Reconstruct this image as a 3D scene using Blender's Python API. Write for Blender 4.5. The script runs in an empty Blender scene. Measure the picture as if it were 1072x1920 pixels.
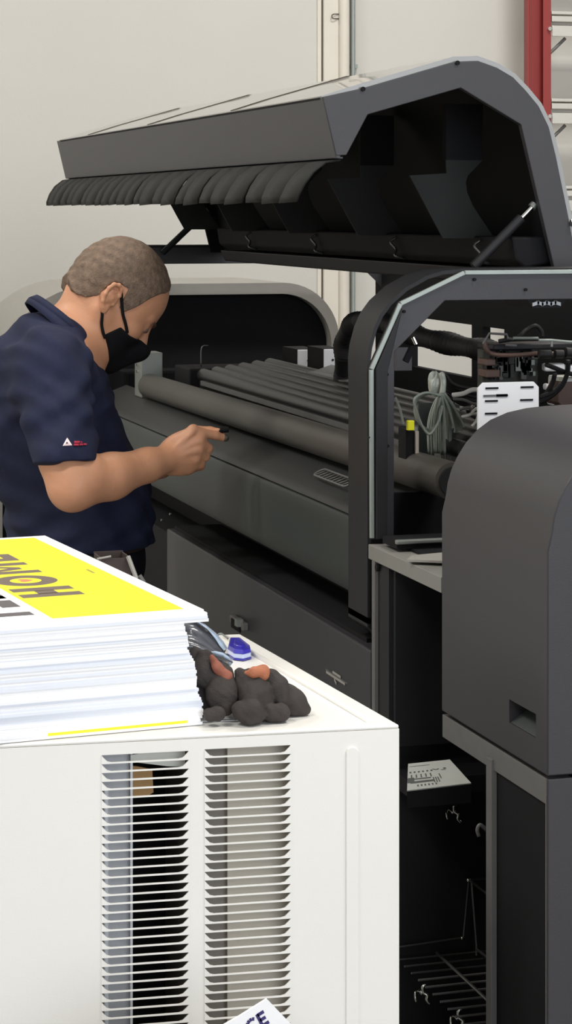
import bpy, math, random
import numpy as np
from mathutils import Vector, Matrix
random.seed(4)
C = bpy.context.scene.collection
sc = bpy.context.scene
PI = math.pi

# ------------------------------------------------------------------ camera (level, 1.65 m above the floor)
FPX = 4200.0
YAW = math.radians(16.15)
S_, C_ = math.sin(YAW), math.cos(YAW)
cam_d = bpy.data.cameras.new('camera'); cam = bpy.data.objects.new('camera', cam_d); C.objects.link(cam)
cam.location = (0, 0, 1.65); cam.rotation_euler = (PI/2, 0, -YAW)
cam_d.sensor_width = 36; cam_d.lens = FPX/1920*36; cam_d.shift_y = -565/1920
cam_d.clip_end = 100; sc.camera = cam

def at(u, v, X=None, Y=None, Z=None):
    """measured photo point on a known plane of the place -> metres"""
    a = (u-536)/FPX; b = (v-395)/FPX
    D = (S_+a*C_, C_-a*S_, -b)
    t = X/D[0] if X is not None else Y/D[1] if Y is not None else (Z-1.65)/D[2]
    return Vector((D[0]*t, D[1]*t, 1.65+D[2]*t))

# ------------------------------------------------------------------ materials
def srgb(r, g, b):
    f = lambda c: (c/255/12.92) if c/255 <= .04045 else ((c/255+.055)/1.055)**2.4
    return (f(r), f(g), f(b), 1)

def mat(name, col, rough=.5, metal=0, spec=.5, noise=.06, scale=40, bump=0, bscale=200, trans=0, alpha=1, coat=0, emis=0, sss=0, stretch=None):
    m = bpy.data.materials.new(name); m.use_nodes = True
    nt = m.node_tree; n = nt.nodes; l = nt.links
    p = n['Principled BSDF']
    p.inputs['Roughness'].default_value = rough; p.inputs['Metallic'].default_value = metal
    p.inputs['Specular IOR Level'].default_value = spec
    p.inputs['Transmission Weight'].default_value = trans; p.inputs['Alpha'].default_value = alpha
    p.inputs['Coat Weight'].default_value = coat
    if sss:
        p.inputs['Subsurface Weight'].default_value = sss
        p.inputs['Subsurface Radius'].default_value = (.012, .005, .003); p.inputs['Subsurface Scale'].default_value = .4
    tc = n.new('ShaderNodeTexCoord'); mp = n.new('ShaderNodeMapping')
    l.new(tc.outputs['Object'], mp.inputs['Vector'])
    if stretch: mp.inputs['Scale'].default_value = stretch
    nz = n.new('ShaderNodeTexNoise'); nz.inputs['Scale'].default_value = scale; nz.inputs['Detail'].default_value = 5
    l.new(mp.outputs['Vector'], nz.inputs['Vector'])
    rp = n.new('ShaderNodeValToRGB')
    rp.color_ramp.elements[0].position = .3; rp.color_ramp.elements[1].position = .7
    c = col if len(col) == 4 else srgb(*col)
    rp.color_ramp.elements[0].color = tuple(x*(1-noise) for x in c[:3])+(1,)
    rp.color_ramp.elements[1].color = tuple(min(1, x*(1+noise)) for x in c[:3])+(1,)
    l.new(nz.outputs['Fac'], rp.inputs['Fac']); l.new(rp.outputs['Color'], p.inputs['Base Color'])
    if emis:
        l.new(rp.outputs['Color'], p.inputs['Emission Color']); p.inputs['Emission Strength'].default_value = emis
    if bump:
        n2 = n.new('ShaderNodeTexNoise'); n2.inputs['Scale'].default_value = bscale; n2.inputs['Detail'].default_value = 3
        l.new(mp.outputs['Vector'], n2.inputs['Vector'])
        bp = n.new('ShaderNodeBump'); bp.inputs['Strength'].default_value = bump; bp.inputs['Distance'].default_value = .002
        l.new(n2.outputs['Fac'], bp.inputs['Height']); l.new(bp.outputs['Normal'], p.inputs['Normal'])
    return m

M = {}
M['wall'] = mat('painted_wall', (198, 196, 190), .8, noise=.02, scale=2, bump=.15, bscale=90)
M['wall_trim'] = mat('wall_trim', (212, 206, 195), .5, noise=.03, scale=8)
M['wall_gap'] = mat('dark_joint', (70, 62, 50), .8)
M['floor'] = mat('concrete', (140, 138, 132), .6, noise=.12, scale=3, bump=.1)
M['ceil'] = mat('ceiling_paint', (215, 214, 210), .9, noise=.02)
M['paint'] = mat('charcoal_paint', (53, 52, 56), .42, spec=.42, noise=.03, scale=6, bump=.12, bscale=900)
M['skin_top'] = mat('glossy_skin_reflection', (120, 119, 116), .22, noise=.03, scale=4, coat=.6)  # dark hood paint lightened: the grazing reflection is put into the colour
M['dark'] = mat('black_paint', (27, 27, 30), .55, spec=.35, noise=.05, scale=8, bump=.1, bscale=700)
M['black'] = mat('matte_black', (20, 20, 23), .75, spec=.2, noise=.06, scale=10)
M['fringe'] = mat('black_rubber', (40, 41, 40), .7, spec=.3, noise=.1, scale=20, bump=.2, bscale=300)
M['trim'] = mat('brushed_strip', (150, 158, 154), .4, metal=.3, noise=.04)
M['midgrey'] = mat('grey_worktop', (125, 124, 120), .5, noise=.06, scale=12)
M['postgrey'] = mat('grey_post', (98, 97, 96), .5, noise=.05)
M['apron'] = mat('green_grey_coating', (45, 51, 50), .5, noise=.05, scale=5, bump=.1)
M['ramp_shade'] = mat('bed_coating_hood_shade', (36, 38, 38), .5, noise=.05, scale=5, bump=.1)  # bed cover coating with the hood's shade put into its colour
M['roller'] = mat('roller_rubber', (66, 63, 59), .5, noise=.04, scale=9)
M['rail'] = mat('ribbed_rail', (38, 37, 36), .4, noise=.06)
M['silver'] = mat('silver_metal', (205, 208, 214), .35, metal=.25, noise=.03, scale=15)
M['zinc'] = mat('zinc_plate', (138, 142, 138), .4, metal=.5, noise=.06, scale=15)
M['chrome'] = mat('chrome', (220, 220, 215), .12, metal=1, noise=.01)
M['wire'] = mat('dull_wire', (110, 110, 108), .35, metal=.8, noise=.03)
M['white'] = mat('white_enamel', (238, 236, 231), .38, noise=.01, scale=4, bump=.04, bscale=500)
M['white_plastic'] = mat('white_plastic', (238, 239, 243), .4, noise=.01)
M['sheet'] = mat('white_corrugated', (250, 250, 252), .6, noise=.01)
M['sheet_b'] = mat('bluish_corrugated', (236, 240, 250), .6, noise=.03, scale=14, stretch=(1, 1, 30))
M['yellow'] = mat('yellow_ink', (253, 238, 40), .45, noise=.02, scale=6)
M['ink'] = mat('brown_grey_ink', (110, 96, 87), .5, noise=.04, scale=20)
M['ink2'] = mat('grey_ink', (92, 88, 92), .5, noise=.04, scale=20)
M['heart'] = mat('orange_ink', (222, 132, 98), .5, noise=.03)
M['navy_ink'] = mat('navy_ink', (52, 40, 104), .5, noise=.05)
M['skin'] = mat('skin', (207, 150, 116), .5, noise=.09, scale=14, bump=.25, bscale=160, sss=.12)
M['hair'] = mat('short_hair', (112, 92, 76), .65, noise=.3, scale=90, bump=.9, bscale=320, stretch=(1, 1, 1))
M['mask'] = mat('black_fabric', (20, 19, 22), .85, spec=.2, noise=.1, scale=60, bump=.3, bscale=700)
M['navy'] = mat('navy_knit', (33, 38, 62), .85, spec=.25, noise=.1, scale=120, bump=.35, bscale=900)
M['trouser'] = mat('black_cotton', (24, 24, 30), .85, spec=.2, noise=.1)
M['belt'] = mat('brown_leather', (62, 42, 34), .55)
M['eye_white'] = mat('eye_white', (128, 106, 96), .3, noise=.01)
M['eye_dark'] = mat('eye_dark', (36, 26, 22), .2, noise=.01)
M['brow'] = mat('brow_hair', (86, 66, 54), .8, noise=.2, scale=300)
M['logo_w'] = mat('pale_pink_thread', (250, 226, 228), .7, noise=.02)
M['logo_r'] = mat('red_thread', (176, 34, 62), .7, noise=.1, scale=300)
M['nail'] = mat('dirty_fingertip', (74, 66, 56), .5, noise=.3, scale=300)
M['glove'] = mat('dark_glove_foam', (62, 57, 55), .8, spec=.3, noise=.14, scale=50, bump=.5, bscale=400)
M['glove_r'] = mat('rust_red_lining', (146, 86, 68), .75, noise=.12, scale=60, bump=.4, bscale=400)
M['glove_o'] = mat('orange_brown_lining', (172, 106, 76), .75, noise=.15, scale=60, bump=.4, bscale=400)
M['bag_out'] = mat('grey_film', (82, 84, 92), .25, noise=.25, scale=22, coat=.5, alpha=.93, bump=.6, bscale=60)
M['bag_edge'] = mat('pale_blue_film', (186, 204, 226), .2, noise=.12, scale=30, coat=.5, alpha=.9)
M['blue'] = mat('deep_blue_plastic', (44, 38, 166), .3, noise=.05, coat=.5)
M['pale_blue'] = mat('pale_blue_plastic', (198, 208, 240), .3, noise=.03)
M['red'] = mat('red_fibreglass', (140, 50, 47), .45, noise=.05, scale=8, stretch=(1, 1, .1))
M['alu'] = mat('aluminium', (205, 203, 196), .4, metal=.3, noise=.04, scale=12)
M['hose'] = mat('ribbed_hose', (30, 29, 31), .6, spec=.35)
M['tube'] = mat('clear_tubing', (150, 158, 148), .25, noise=.08, trans=.05, coat=.4)
M['wrap'] = mat('cloudy_wrap', (178, 182, 172), .3, noise=.12, scale=60, coat=.4, bump=.6, bscale=150)
M['cable_w'] = mat('white_cable', (200, 198, 192), .45)
M['tag'] = mat('yellow_tag', (240, 236, 30), .45, noise=.02)
M['beige'] = mat('beige_plastic', (176, 166, 154), .5, noise=.04, scale=5)
M['taupe'] = mat('taupe_panel', (182, 176, 164), .5, metal=.1, noise=.03, scale=5)
M['taupe_d'] = mat('taupe_channel', (118, 112, 104), .5, noise=.04, scale=5)
M['card'] = mat('cardboard', (150, 118, 78), .8, noise=.08, scale=20)
M['carton'] = mat('dark_brown_card', (58, 46, 42), .7, noise=.12, scale=20)
M['brown'] = mat('brown_housing', (92, 70, 62), .5, noise=.05)
M['pcb'] = mat('dark_electronics', (44, 46, 40), .5, noise=.35, scale=160)
M['paper'] = mat('paper', (200, 202, 196), .7, noise=.02)
M['print'] = mat('print_grey', (96, 98, 96), .7, noise=.2, scale=80)
M['sticker'] = mat('dull_sticker', (84, 84, 86), .5, noise=.1)
M['galv'] = mat('galvanised_channel', (160, 163, 168), .4, metal=.25, noise=.06, scale=30, bump=.1, bscale=150)
M['rimgrey'] = mat('light_grey_rim', (150, 147, 141), .5, noise=.03)

# ------------------------------------------------------------------ mesh helpers
class MB:
    def __init__(self): self.v = []; self.f = []; self.m = []
    def add(self, vs, fs, mi=0):
        o = len(self.v); self.v += [tuple(x) for x in vs]
        for f in fs: self.f.append(tuple(i+o for i in f)); self.m.append(mi)
        return self
    def box(self, x0, x1, y0, y1, z0, z1, mi=0):
        v = [(x, y, z) for x in (x0, x1) for y in (y0, y1) for z in (z0, z1)]
        return self.add(v, [(0,1,3,2), (4,6,7,5), (0,4,5,1), (2,3,7,6), (0,2,6,4), (1,5,7,3)], mi)
    def obox(self, c, ax, ay, az, hx, hy, hz, mi=0):
        c = Vector(c); ax, ay, az = Vector(ax).normalized(), Vector(ay).normalized(), Vector(az).normalized()
        v = [c+ax*hx*a+ay*hy*b+az*hz*d for a in (-1, 1) for b in (-1, 1) for d in (-1, 1)]
        return self.add(v, [(0,1,3,2), (4,6,7,5), (0,4,5,1), (2,3,7,6), (0,2,6,4), (1,5,7,3)], mi)
    def prism(self, pts, o, ux, uy, un, t, mi=0):
        """polygon pts in plane (o,ux,uy) extruded by t along un"""
        o, ux, uy, un = Vector(o), Vector(ux), Vector(uy), Vector(un)
        A = sum(pts[i][0]*pts[(i+1) % len(pts)][1]-pts[(i+1) % len(pts)][0]*pts[i][1] for i in range(len(pts)))
        if (A > 0) != (ux.cross(uy).dot(un) > 0): pts = pts[::-1]
        n = len(pts); a = [o+ux*p[0]+uy*p[1] for p in pts]; b = [q+un*t for q in a]
        fs = [tuple(range(n-1, -1, -1)), tuple(range(n, 2*n))]
        fs += [(i, (i+1) % n, n+(i+1) % n, n+i) for i in range(n)]
        return self.add(a+b, fs, mi)
    def xz(self, pts, y0, y1, mi=0):
        return self.prism(pts, (0, y0, 0), (1, 0, 0), (0, 0, 1), (0, 1, 0), y1-y0, mi)
    def yz(self, pts, x0, x1, mi=0):
        return self.prism(pts, (x0, 0, 0), (0, 1, 0), (0, 0, 1), (1, 0, 0), x1-x0, mi)
    def tube(self, pts, r, seg=10, mi=0, cap=True, flat=1):
        pts = [Vector(p) for p in pts]; n = len(pts)
        rs = r if isinstance(r, (list, tuple)) else [r]*n
        T = [(pts[min(i+1, n-1)]-pts[max(i-1, 0)]).normalized() for i in range(n)]
        up = Vector((0, 0, 1)) if abs(T[0].z) < .9 else Vector((0, 1, 0))
        N = (up-T[0]*up.dot(T[0])).normalized(); vs = []
        for i in range(n):
            N = (N-T[i]*N.dot(T[i])).normalized(); B = T[i].cross(N)
            for k in range(seg):
                a = 2*PI*k/seg; vs.append(pts[i]+N*math.cos(a)*rs[i]+B*math.sin(a)*rs[i]*flat)
        fs = [(i*seg+k, i*seg+(k+1) % seg, (i+1)*seg+(k+1) % seg, (i+1)*seg+k) for i in range(n-1) for k in range(seg)]
        if cap: fs += [tuple(range(seg-1, -1, -1)), tuple(range((n-1)*seg, n*seg))]
        return self.add(vs, fs, mi)
    def strip(self, A, B, mi=0, closed=False):
        n = len(A); r = n if closed else n-1
        return self.add(list(A)+list(B), [(i, (i+1) % n, n+(i+1) % n, n+i) for i in range(r)], mi)
    def build(self, name, mats, parent=None, smooth=False, bevel=0, solid=0, seg=2):
        me = bpy.data.meshes.new(name); me.from_pydata(self.v, [], self.f)
        ms = mats if isinstance(mats, (list, tuple)) else [mats]
        for m in ms: me.materials.append(M[m])
        for p, mi in zip(me.polygons, self.m): p.material_index = mi
        me.update()
        o = bpy.data.objects.new(name, me); C.objects.link(o)
        if parent is not None: o.parent = parent; o.matrix_parent_inverse = Matrix.Translation(-parent_loc(parent))
        if solid:
            s = o.modifiers.new('solid', 'SOLIDIFY'); s.thickness = solid; s.offset = 0
        if bevel:
            b = o.modifiers.new('bevel', 'BEVEL'); b.width = bevel; b.segments = seg; b.limit_method = 'ANGLE'; b.angle_limit = math.radians(40)
        if smooth is True:
            me.polygons.foreach_set('use_smooth', [True]*len(me.polygons))
        if smooth == 'auto':
            me.polygons.foreach_set('use_smooth', [True]*len(me.polygons)); me.set_sharp_from_angle(angle=math.radians(35))
        return o

def parent_loc(p):
    l = Vector((0, 0, 0))
    if p.type == 'MESH': return l                    # meshes keep their geometry in world metres
    while p is not None: l += p.location; p = p.parent
    return l
def tag(o, label=None, cat=None, group=None, kind=None):
    if label: o['label'] = label
    if cat: o['category'] = cat
    if group: o['group'] = group
    if kind: o['kind'] = kind
    return o
def thing(name, label, cat, loc=(0, 0, 0), group=None):
    o = bpy.data.objects.new(name, None); C.objects.link(o); o.location = loc; o.empty_display_size = .05
    return tag(o, label, cat, group)
def bez(pts, n=8):
    """Catmull-Rom through pts"""
    P = [Vector(p) for p in pts]; P = [P[0]*2-P[1]]+P+[P[-1]*2-P[-2]]; out = []
    for i in range(1, len(P)-2):
        for k in range(n):
            t = k/n
            out.append(.5*((2*P[i])+(P[i+1]-P[i-1])*t+(2*P[i-1]-5*P[i]+4*P[i+1]-P[i+2])*t*t+(3*P[i]-P[i-1]-3*P[i+1]+P[i+2])*t**3))
    out.append(P[-2]); return out

# ------------------------------------------------------------------ room
def struct(o): o['kind'] = 'structure'; return o
struct(MB().box(-4, 6.2, -4.5, 7.7, -.1, 0).build('floor', 'floor'))
struct(MB().box(-4, 6.2, 7.5, 7.7, 0, 5).build('wall_back', 'wall'))
struct(MB().box(6.0, 6.2, -4.5, 7.5, 0, 5).build('wall_right', 'wall'))
struct(MB().box(-4.2, -4, -4.5, 7.7, 0, 5).build('wall_left', 'wall'))
struct(MB().box(-4.2, 6.2, -4.5, 7.7, 5, 5.1).build('ceiling', 'ceil'))
WY = 7.5
def wu(u, y=WY): return at(u, 100, Y=y).x
struct(MB().box(wu(594), wu(601), WY-.008, WY, 0, 5).build('trim_1', 'wall_trim'))
struct(MB().box(wu(601), wu(603.5), WY-.004, WY, 0, 5).build('trim_2', 'wall_gap'))
struct(MB().box(wu(604), wu(633), WY-.02, WY, 0, 5).build('trim_3', 'wall_trim', bevel=.004))
struct(MB().box(wu(633), wu(635.5), WY-.012, WY, 0, 5).build('trim_4', 'wall_gap'))
o = MB().tube([(wu(645, WY-.025), WY-.025, 0), (wu(645, WY-.025), WY-.025, 5)], .0185, 20).build('drain_pipe', 'wall_trim', smooth='auto')
tag(o, 'thick cream vertical pipe running up the back wall', 'pipe')
t = thing('conduit', 'thin shiny vertical conduit on the back wall beside a cream pipe', 'conduit', (wu(661), WY-.02, 0))
MB().tube([(wu(661.5, WY-.02), WY-.02, z) for z in np.linspace(0, 5, 12)], .0085, 14).build('pipe', 'trim', t, smooth='auto')
for z in (.6, 1.6, 2.15, 3.2):
    MB().box(wu(656), wu(668), WY-.016, WY, z, z+.014).build('clip', 'trim', t)
a = at(622, 31, Y=WY-.03)
o = MB().tube(bez([(a.x+.028, WY-.022, a.z+.01), (a.x+.005, WY-.03, a.z+.008), (a.x, WY-.03, a.z), (a.x+.006, WY-.03, a.z-.007), (a.x+.028, WY-.022, a.z-.006)], 5), .0018, 8).build('wall_hook', 'wall_gap', smooth=True)
tag(o, 'small dark wire hook on the seam left of the cream pipe', 'hook')

# ladder (red fibreglass rail, aluminium steps)
LY = 7.3
lx0, lx1 = at(983, 50, Y=LY).x, at(1026, 50, Y=LY).x
lad = thing('step_ladder', 'red ladder with aluminium steps standing upright against the back wall', 'ladder', (lx0+.3, LY, 0))
def rail(x0, sgn):
    m = MB(); x1 = x0+sgn*(lx1-lx0)
    a, b = sorted((x0, x1))
    m.box(a, b, LY, LY+.006, .02, 3.0)
    m.box(a, a+.006, LY-.03, LY+.006, .02, 3.0); m.box(b-.006, b, LY-.03, LY+.006, .02, 3.0)
    m.box(b-.03 if sgn > 0 else a, b if sgn > 0 else a+.03, LY-.034, LY-.028, .02, 3.0)
    m.box(a-.006, b+.006, LY-.04, LY+.02, 0, .03)
    return m.build('rail', 'red', lad, bevel=.002)
rail(lx0, 1); rail(lx1+.52, -1) if False else rail(lx1+.52+(lx1-lx0), -1)
zs = at(1040, 40, Y=LY).z; pitch = 163/(FPX/(LY*C_+3.1*S_))
for k in range(-2, 8):
    z = zs-k*pitch
    if z < .2 or z > 2.98: continue
    x0, x1 = lx1+.003, lx1+.517
    m = MB(); sc1 = 1/535.
    m.box(x0, x1, LY-.03, LY+.05, z+.022*1, z+.033)
    m.box(x0, x1, LY-.034, LY-.02, z-.004, z+.016); m.box(x0, x1, LY+.03, LY+.05, z-.03, z+.022)
    m.box(x0, x1, LY-.037, LY-.03, z-.056, z-.018)
    st = m.build('step', 'alu', lad, bevel=.002)
    MB().tube([(x0, LY-.01, z-.115), (x0+.06, LY-.01, z-.06)], .006, 8).build('brace', 'postgrey', lad)
    MB().tube([(x0-.012, LY-.045, z-.03), (x0-.012, LY-.03, z-.03)], .007, 10).build('rivet', 'chrome', lad, smooth='auto')

# ------------------------------------------------------------------ printer
PR = thing('wide_format_printer', 'huge charcoal grey printing machine with its long hood propped open', 'printer', (1.6, 4.5, 0))
YN, YF = 3.40, 6.05                                  # planes of the two end gables
LN, LF = 3.55, 5.95                                  # ends of the hood
XR = 2.06

# outline of an end gable (outer rounded shell) in X,Z, left half then mirrored
half = [(1.12, .99), (1.12, 1.36)] + [(at(u, v, Y=3.5).x, at(u, v, Y=3.5).z) for u, v in ((652, 671), (655, 645), (664, 611), (676, 585), (692, 563), (722, 536), (761, 514), (790, 505))] + [(1.285, 1.556)]
def mirror(h): return h+[(1.12+XR-x, z) for x, z in h[::-1]]
shell_out = mirror(half)
def offset_in(h, d):
    out = []
    for i, (x, z) in enumerate(h):
        a = h[max(i-1, 0)]; b = h[min(i+1, len(h)-1)]
        tx, tz = b[0]-a[0], b[1]-a[1]; L = math.hypot(tx, tz) or 1
        out.append((x+tz/L*d, z-tx/L*d))
    return out
shell_in = mirror(offset_in(half, .006))
def gable(y0, y1, name, face_y):
    g = MB(); A, B = shell_out, shell_in; n = len(A)
    g.xz(A+B[::-1], y0, y1)
    sh = g.build(name, 'dark', PR, smooth='auto')
    pout = [(1.123, 1.125), (1.121, 1.399), (1.171, 1.504), (1.28, 1.550)]
    pin = [(1.163, 1.125), (1.164, 1.424), (1.25, 1.505)]
    po = mirror(pout); pi = mirror(pin)
    MB().xz(po+pi[::-1], face_y-.004, face_y+.004).build('face_plate', 'paint', sh, bevel=.001)
    return sh
ng = gable(YN, 3.50, 'end_gable', YN)
# step flange on the near plate, light trim strips, screws, folded edge
MB().xz([(1.130, 1.127), (1.130, 1.397), (1.174, 1.494), (1.149, 1.394), (1.148, 1.127)], YN-.016, YN-.004).build('flange', 'dark', ng, bevel=.001)
for a, b in (((1.1235, 1.127), (1.1225, 1.397)), ((1.1225, 1.397), (1.172, 1.5025)), ((1.172, 1.5025), (1.282, 1.552)), ((1.282, 1.552), (1.90, 1.552))):
    d = Vector((b[0]-a[0], 0, b[1]-a[1])); L = d.length; d /= L
    nrm = Vector((d.z, 0, -d.x))
    MB().obox(Vector((a[0], YN-.006, a[1]))+d*L/2+nrm*.002, d, (0, 1, 0), nrm, L/2-.0008, .003, .0034).build('trim_strip', 'trim', ng, bevel=.0008)
for u, v in ((889, 524), (985, 543), (757, 584), (725, 674), (725, 702), (726, 836)):
    p = at(u, v, Y=YN-.006); MB().tube([p, p+Vector((0, -.003, 0))], .0026, 10).build('screw', 'black', ng)
p = at(691, 820, Y=YN-.01); MB().tube([p, p+Vector((0, -.002, 0))], .0018, 8).build('screw', 'dark', ng)
# bottom closing lip of near gable shell
MB().xz([(1.12, .985), (1.12, 1.0), (1.30, .96), (1.30, .94), (1.17, .945)], YN, 3.5).build('lower_lip', 'dark', ng)
MB().box(1.128, 1.34, 3.488, 3.5, .98, 1.186).build('lower_web', 'black', ng)
fg = gable(YF-.1, YF, 'end_gable', YF-.1)

# main body behind the front
MB().box(1.24, XR, 3.5, YF, .1, 1.09).build('main_body', 'black', PR)
MB().box(1.26, 2.0, 3.5, YF, 1.09, 1.13).build('bed_deck', 'black', PR, bevel=.004)
for x in (1.35, 1.95):
    for y in (2.9, 4.2, 5.8): MB().tube([(x, y, 0), (x, y, .1)], .03, 14).build('foot', 'black', PR, smooth='auto')
# rear wall with two long openings
XB = 2.0
z0, z1 = 1.232, 1.365
rw = MB()
rw.box(XB, XB+.02, 3.5, 6.0, 1.0, z0); rw.box(XB, XB+.02, 3.5, 6.0, z1, 1.505)
ya, yb, yc = at(884, 640, X=XB).y, at(770, 640, X=XB).y, at(905, 640, X=XB).y
rw.box(XB, XB+.02, yb, 6.0, z0, z1); rw.box(XB, XB+.02, yc, ya, z0, z1)
rw.box(XB, XB+.02, 3.5, at(945, 640, X=XB).y, z0, z1)
rw.build('rear_wall', 'black', PR)

# media roller
r = bez([(1.25, 3.36, 1.218), (1.25, 4.2, 1.213), (1.25, 5.56, 1.205)], 4)
ro = MB().tube(r, .0305, 28).build('media_roller', 'roller', PR, smooth='auto')
MB().tube([(1.25, 3.352, 1.218), (1.25, 3.36, 1.218)], .024, 24).build('roller_cap', 'dark', ro, smooth='auto')
# far bracket
b0, b1 = at(265, 662, Y=5.58), at(305, 745, Y=5.58)
br = MB().box(b0.x, b1.x, 5.58, 5.66, b1.z, b0.z).build('roller_bracket', 'zinc', PR, bevel=.002)
for z in (1.255, 1.238): MB().tube([(b0.x, 5.62, z), (b0.x-.004, 5.62, z)], .004, 10).build('screw', 'chrome', br)
for xx in (b0.x+.003, b1.x-.008): MB().box(xx, xx+.006, 5.585, 5.66, 1.09, b1.z).build('upright', 'zinc', br)
MB().box(b0.x+.018, b1.x-.014, 5.59, 5.66, 1.09, b1.z).build('slide', 'zinc', br)
# front bed cover: sloped top, rounded nose, lower face
prof = [(1.262, 1.14), (1.20, 1.14), (1.158, 1.1325), (1.1545, 1.128), (1.152, 1.115), (1.149, 1.09), (1.147, 1.05), (1.149, 1.02), (1.155, 1.008), (1.17, 1.0), (1.262, 1.0)]
ap = MB().xz(prof, 3.5, 5.9).build('bed_cover', 'apron', PR, smooth='auto')
MB().xz([(1.262, 1.182), (1.235, 1.172), (1.20, 1.157), (1.175, 1.146), (1.164, 1.1405), (1.160, 1.1355), (1.163, 1.134), (1.262, 1.141)], 3.5, 5.9).build('bed_upper_face_shade', 'ramp_shade', PR, smooth='auto')  # upper face, a separate piece so its colour carries the hood shade
# raised lower lamella on the face, slot handle
p = at(628, 884, X=1.205)
hd = [(0, 0)]
m = MB()
c0 = Vector((1.205, p.y, 1.1665)); ud = Vector((0, 1, 0)); vd = Vector((-.85, 0, -.40)).normalized(); nd = Vector((-.42, 0, .9)).normalized()
ring = [(math.cos(a)*.012+(.085 if math.cos(a) > 0 else -.085), math.sin(a)*.012) for a in [2*PI*k/24 for k in range(24)]]
m.tube([c0+ud*x+vd*y+nd*.004 for x, y in ring+ring[:1]], .0018, 8, cap=False)
for q in range(9): m.tube([c0+ud*(-.08+q*.02)+vd*-.01+nd*.003, c0+ud*(-.07+q*.02)+vd*.01+nd*.003], .0012, 6)
m.build('slot_handle', 'postgrey', ap, smooth=True)

# ribbed guide rails
rl = MB()
for k in range(6):
    x = 1.335+k*.034; z = 1.246+k*.0045
    rl.tube([(x, 3.52, z), (x, 5.34, z)], .0165, 16)
    rl.box(x-.010, x+.028, 3.52, 5.34, 1.13, z-.004)
rails = rl.build('guide_rail', 'rail', PR, smooth='auto')
MB().box(1.335, 1.352, 3.7, 4.9, 1.2605, 1.2645).build('scale_strip', 'zinc', rails) if False else MB().tube([at(491, 706, X=1.43)+Vector((0, 0, .004)), at(612, 738, X=1.43)+Vector((0, 0, .004))], .0035, 8).build('scale_strip', 'trim', rails, smooth=True)
MB().box(1.318, 1.324, 3.52, 5.3, 1.225, 1.236).build('edge_strip', 'postgrey', rails)
MB().box(1.30, 1.5, 5.34, 5.5, 1.13, 1.262).build('rail_end_block', 'black', PR, bevel=.004)
a = at(377, 672, Y=5.4)
MB().tube(bez([(a.x, 5.4, 1.262), (a.x, 5.4, a.z+.02), (a.x+.006, 5.4, a.z+.031), (a.x+.018, 5.4, a.z+.031)], 4), .0016, 8).build('sensor_wire', 'wire', PR, smooth=True)

# white metal drive boxes far inside
def drive_box(u0, u1, v0, v1, y, d=.13):
    a, b = at(u0, v0, Y=y), at(u1, v1, Y=y)
    o = MB().box(a.x, b.x, y, y+.003, b.z-.05, a.z).build('drive_box', 'white_plastic', PR, bevel=.001)
    MB().box(a.x-.001, b.x, y+.003, y+d, b.z-.05, a.z+.001).build('housing', 'black', o)
    for k in (0, 1):
        q = at((u0+u1)/2, v0+(v1-v0)*(.45+.28*k), Y=y)
        MB().tube([q, q+Vector((0, -.002, 0))], .0028, 10).build('bolt', 'dark', o)
drive_box(558, 597, 656, 700, 5.2); drive_box(607, 640, 655, 699, 5.0)
drive_box(521, 549, 682, 702, 5.25, .06)
a, b = at(573, 697, Y=4.9), at(650, 727, Y=4.6)
MB().xz([(a.x, 1.2), (a.x, a.z), (a.x+.02, a.z+.002), (b.x+.06, b.z+.03), (b.x+.06, 1.2)], 4.62, 4.9).build('motor_cover', 'postgrey', PR, bevel=.003)

# corrugated hose
hp = [at(u, v, Y=y) for u, v, y in ((664, 775, 4.75), (648, 735, 4.7), (644, 690, 4.65), (646, 640, 4.6), (662, 608, 4.5), (700, 600, 4.4), (745, 615, 4.3), (790, 632, 4.2), (850, 646, 4.1), (905, 656, 4.0), (950, 662, 3.95))]
path = bez(hp, 16)
hs = MB().tube(path, [.0215+.0025*math.sin(i*PI*.9) if i % 2 else .019 for i in range(len(path))], 14).build('corrugated_hose', 'hose', PR, smooth='auto')

# carriage electronics
cg = MB()
Yc = 3.75
a = at(905, 655, Y=Yc); b = at(1010, 712, Y=Yc)
cg.box(a.x, b.x, Yc, Yc+.03, b.z-.03, a.z-.0)
car = cg.build('print_carriage', 'pcb', PR, bevel=.003)
rnd = random.Random(2)
for k in range(34):
    u = 912+rnd.random()*90; v = 662+rnd.random()*40; q = at(u, v, Y=Yc-.004); w = .002+rnd.random()*.004; h = .003+rnd.random()*.010
    MB().box(q.x-w, q.x+w, Yc-.012, Yc, q.z-h, q.z+h).build('component', rnd.choice(['dark', 'zinc', 'pcb', 'pcb', 'dark', 'postgrey']), car)
for (u0, u1, v0, v1) in ((902, 920, 672, 684), (903, 928, 692, 706)):
    a, b = at(u0, v0, Y=3.74), at(u1, v1, Y=3.74)
    MB().box(a.x, b.x, 3.715, 3.76, b.z, a.z).build('connector', 'brown', car, bevel=.002)
def P(u, v, y): return at(u, v, Y=y)
MB().tube(bez([P(908, 640, 3.7), P(912, 655, 3.7), (P(925, 664, 3.7)), P(960, 666, 3.68), P(1020, 663, 3.66), P(1090, 668, 3.64)], 8), .0042, 10).build('bent_pipe', 'brown', PR, smooth=True)
MB().tube([P(1010, 664, 3.62), P(1032, 664, 3.62)], .0075, 16).build('pipe_fitting', 'hose', PR, smooth='auto')
MB().tube([P(1040, 664, 3.62), P(1055, 664, 3.62)], .0075, 16).build('pipe_fitting', 'hose', PR, smooth='auto')
MB().tube([P(1060, 661, 3.62), P(1110, 664, 3.62)], .009, 16).build('pipe_fitting', 'hose', PR, smooth='auto')
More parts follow.
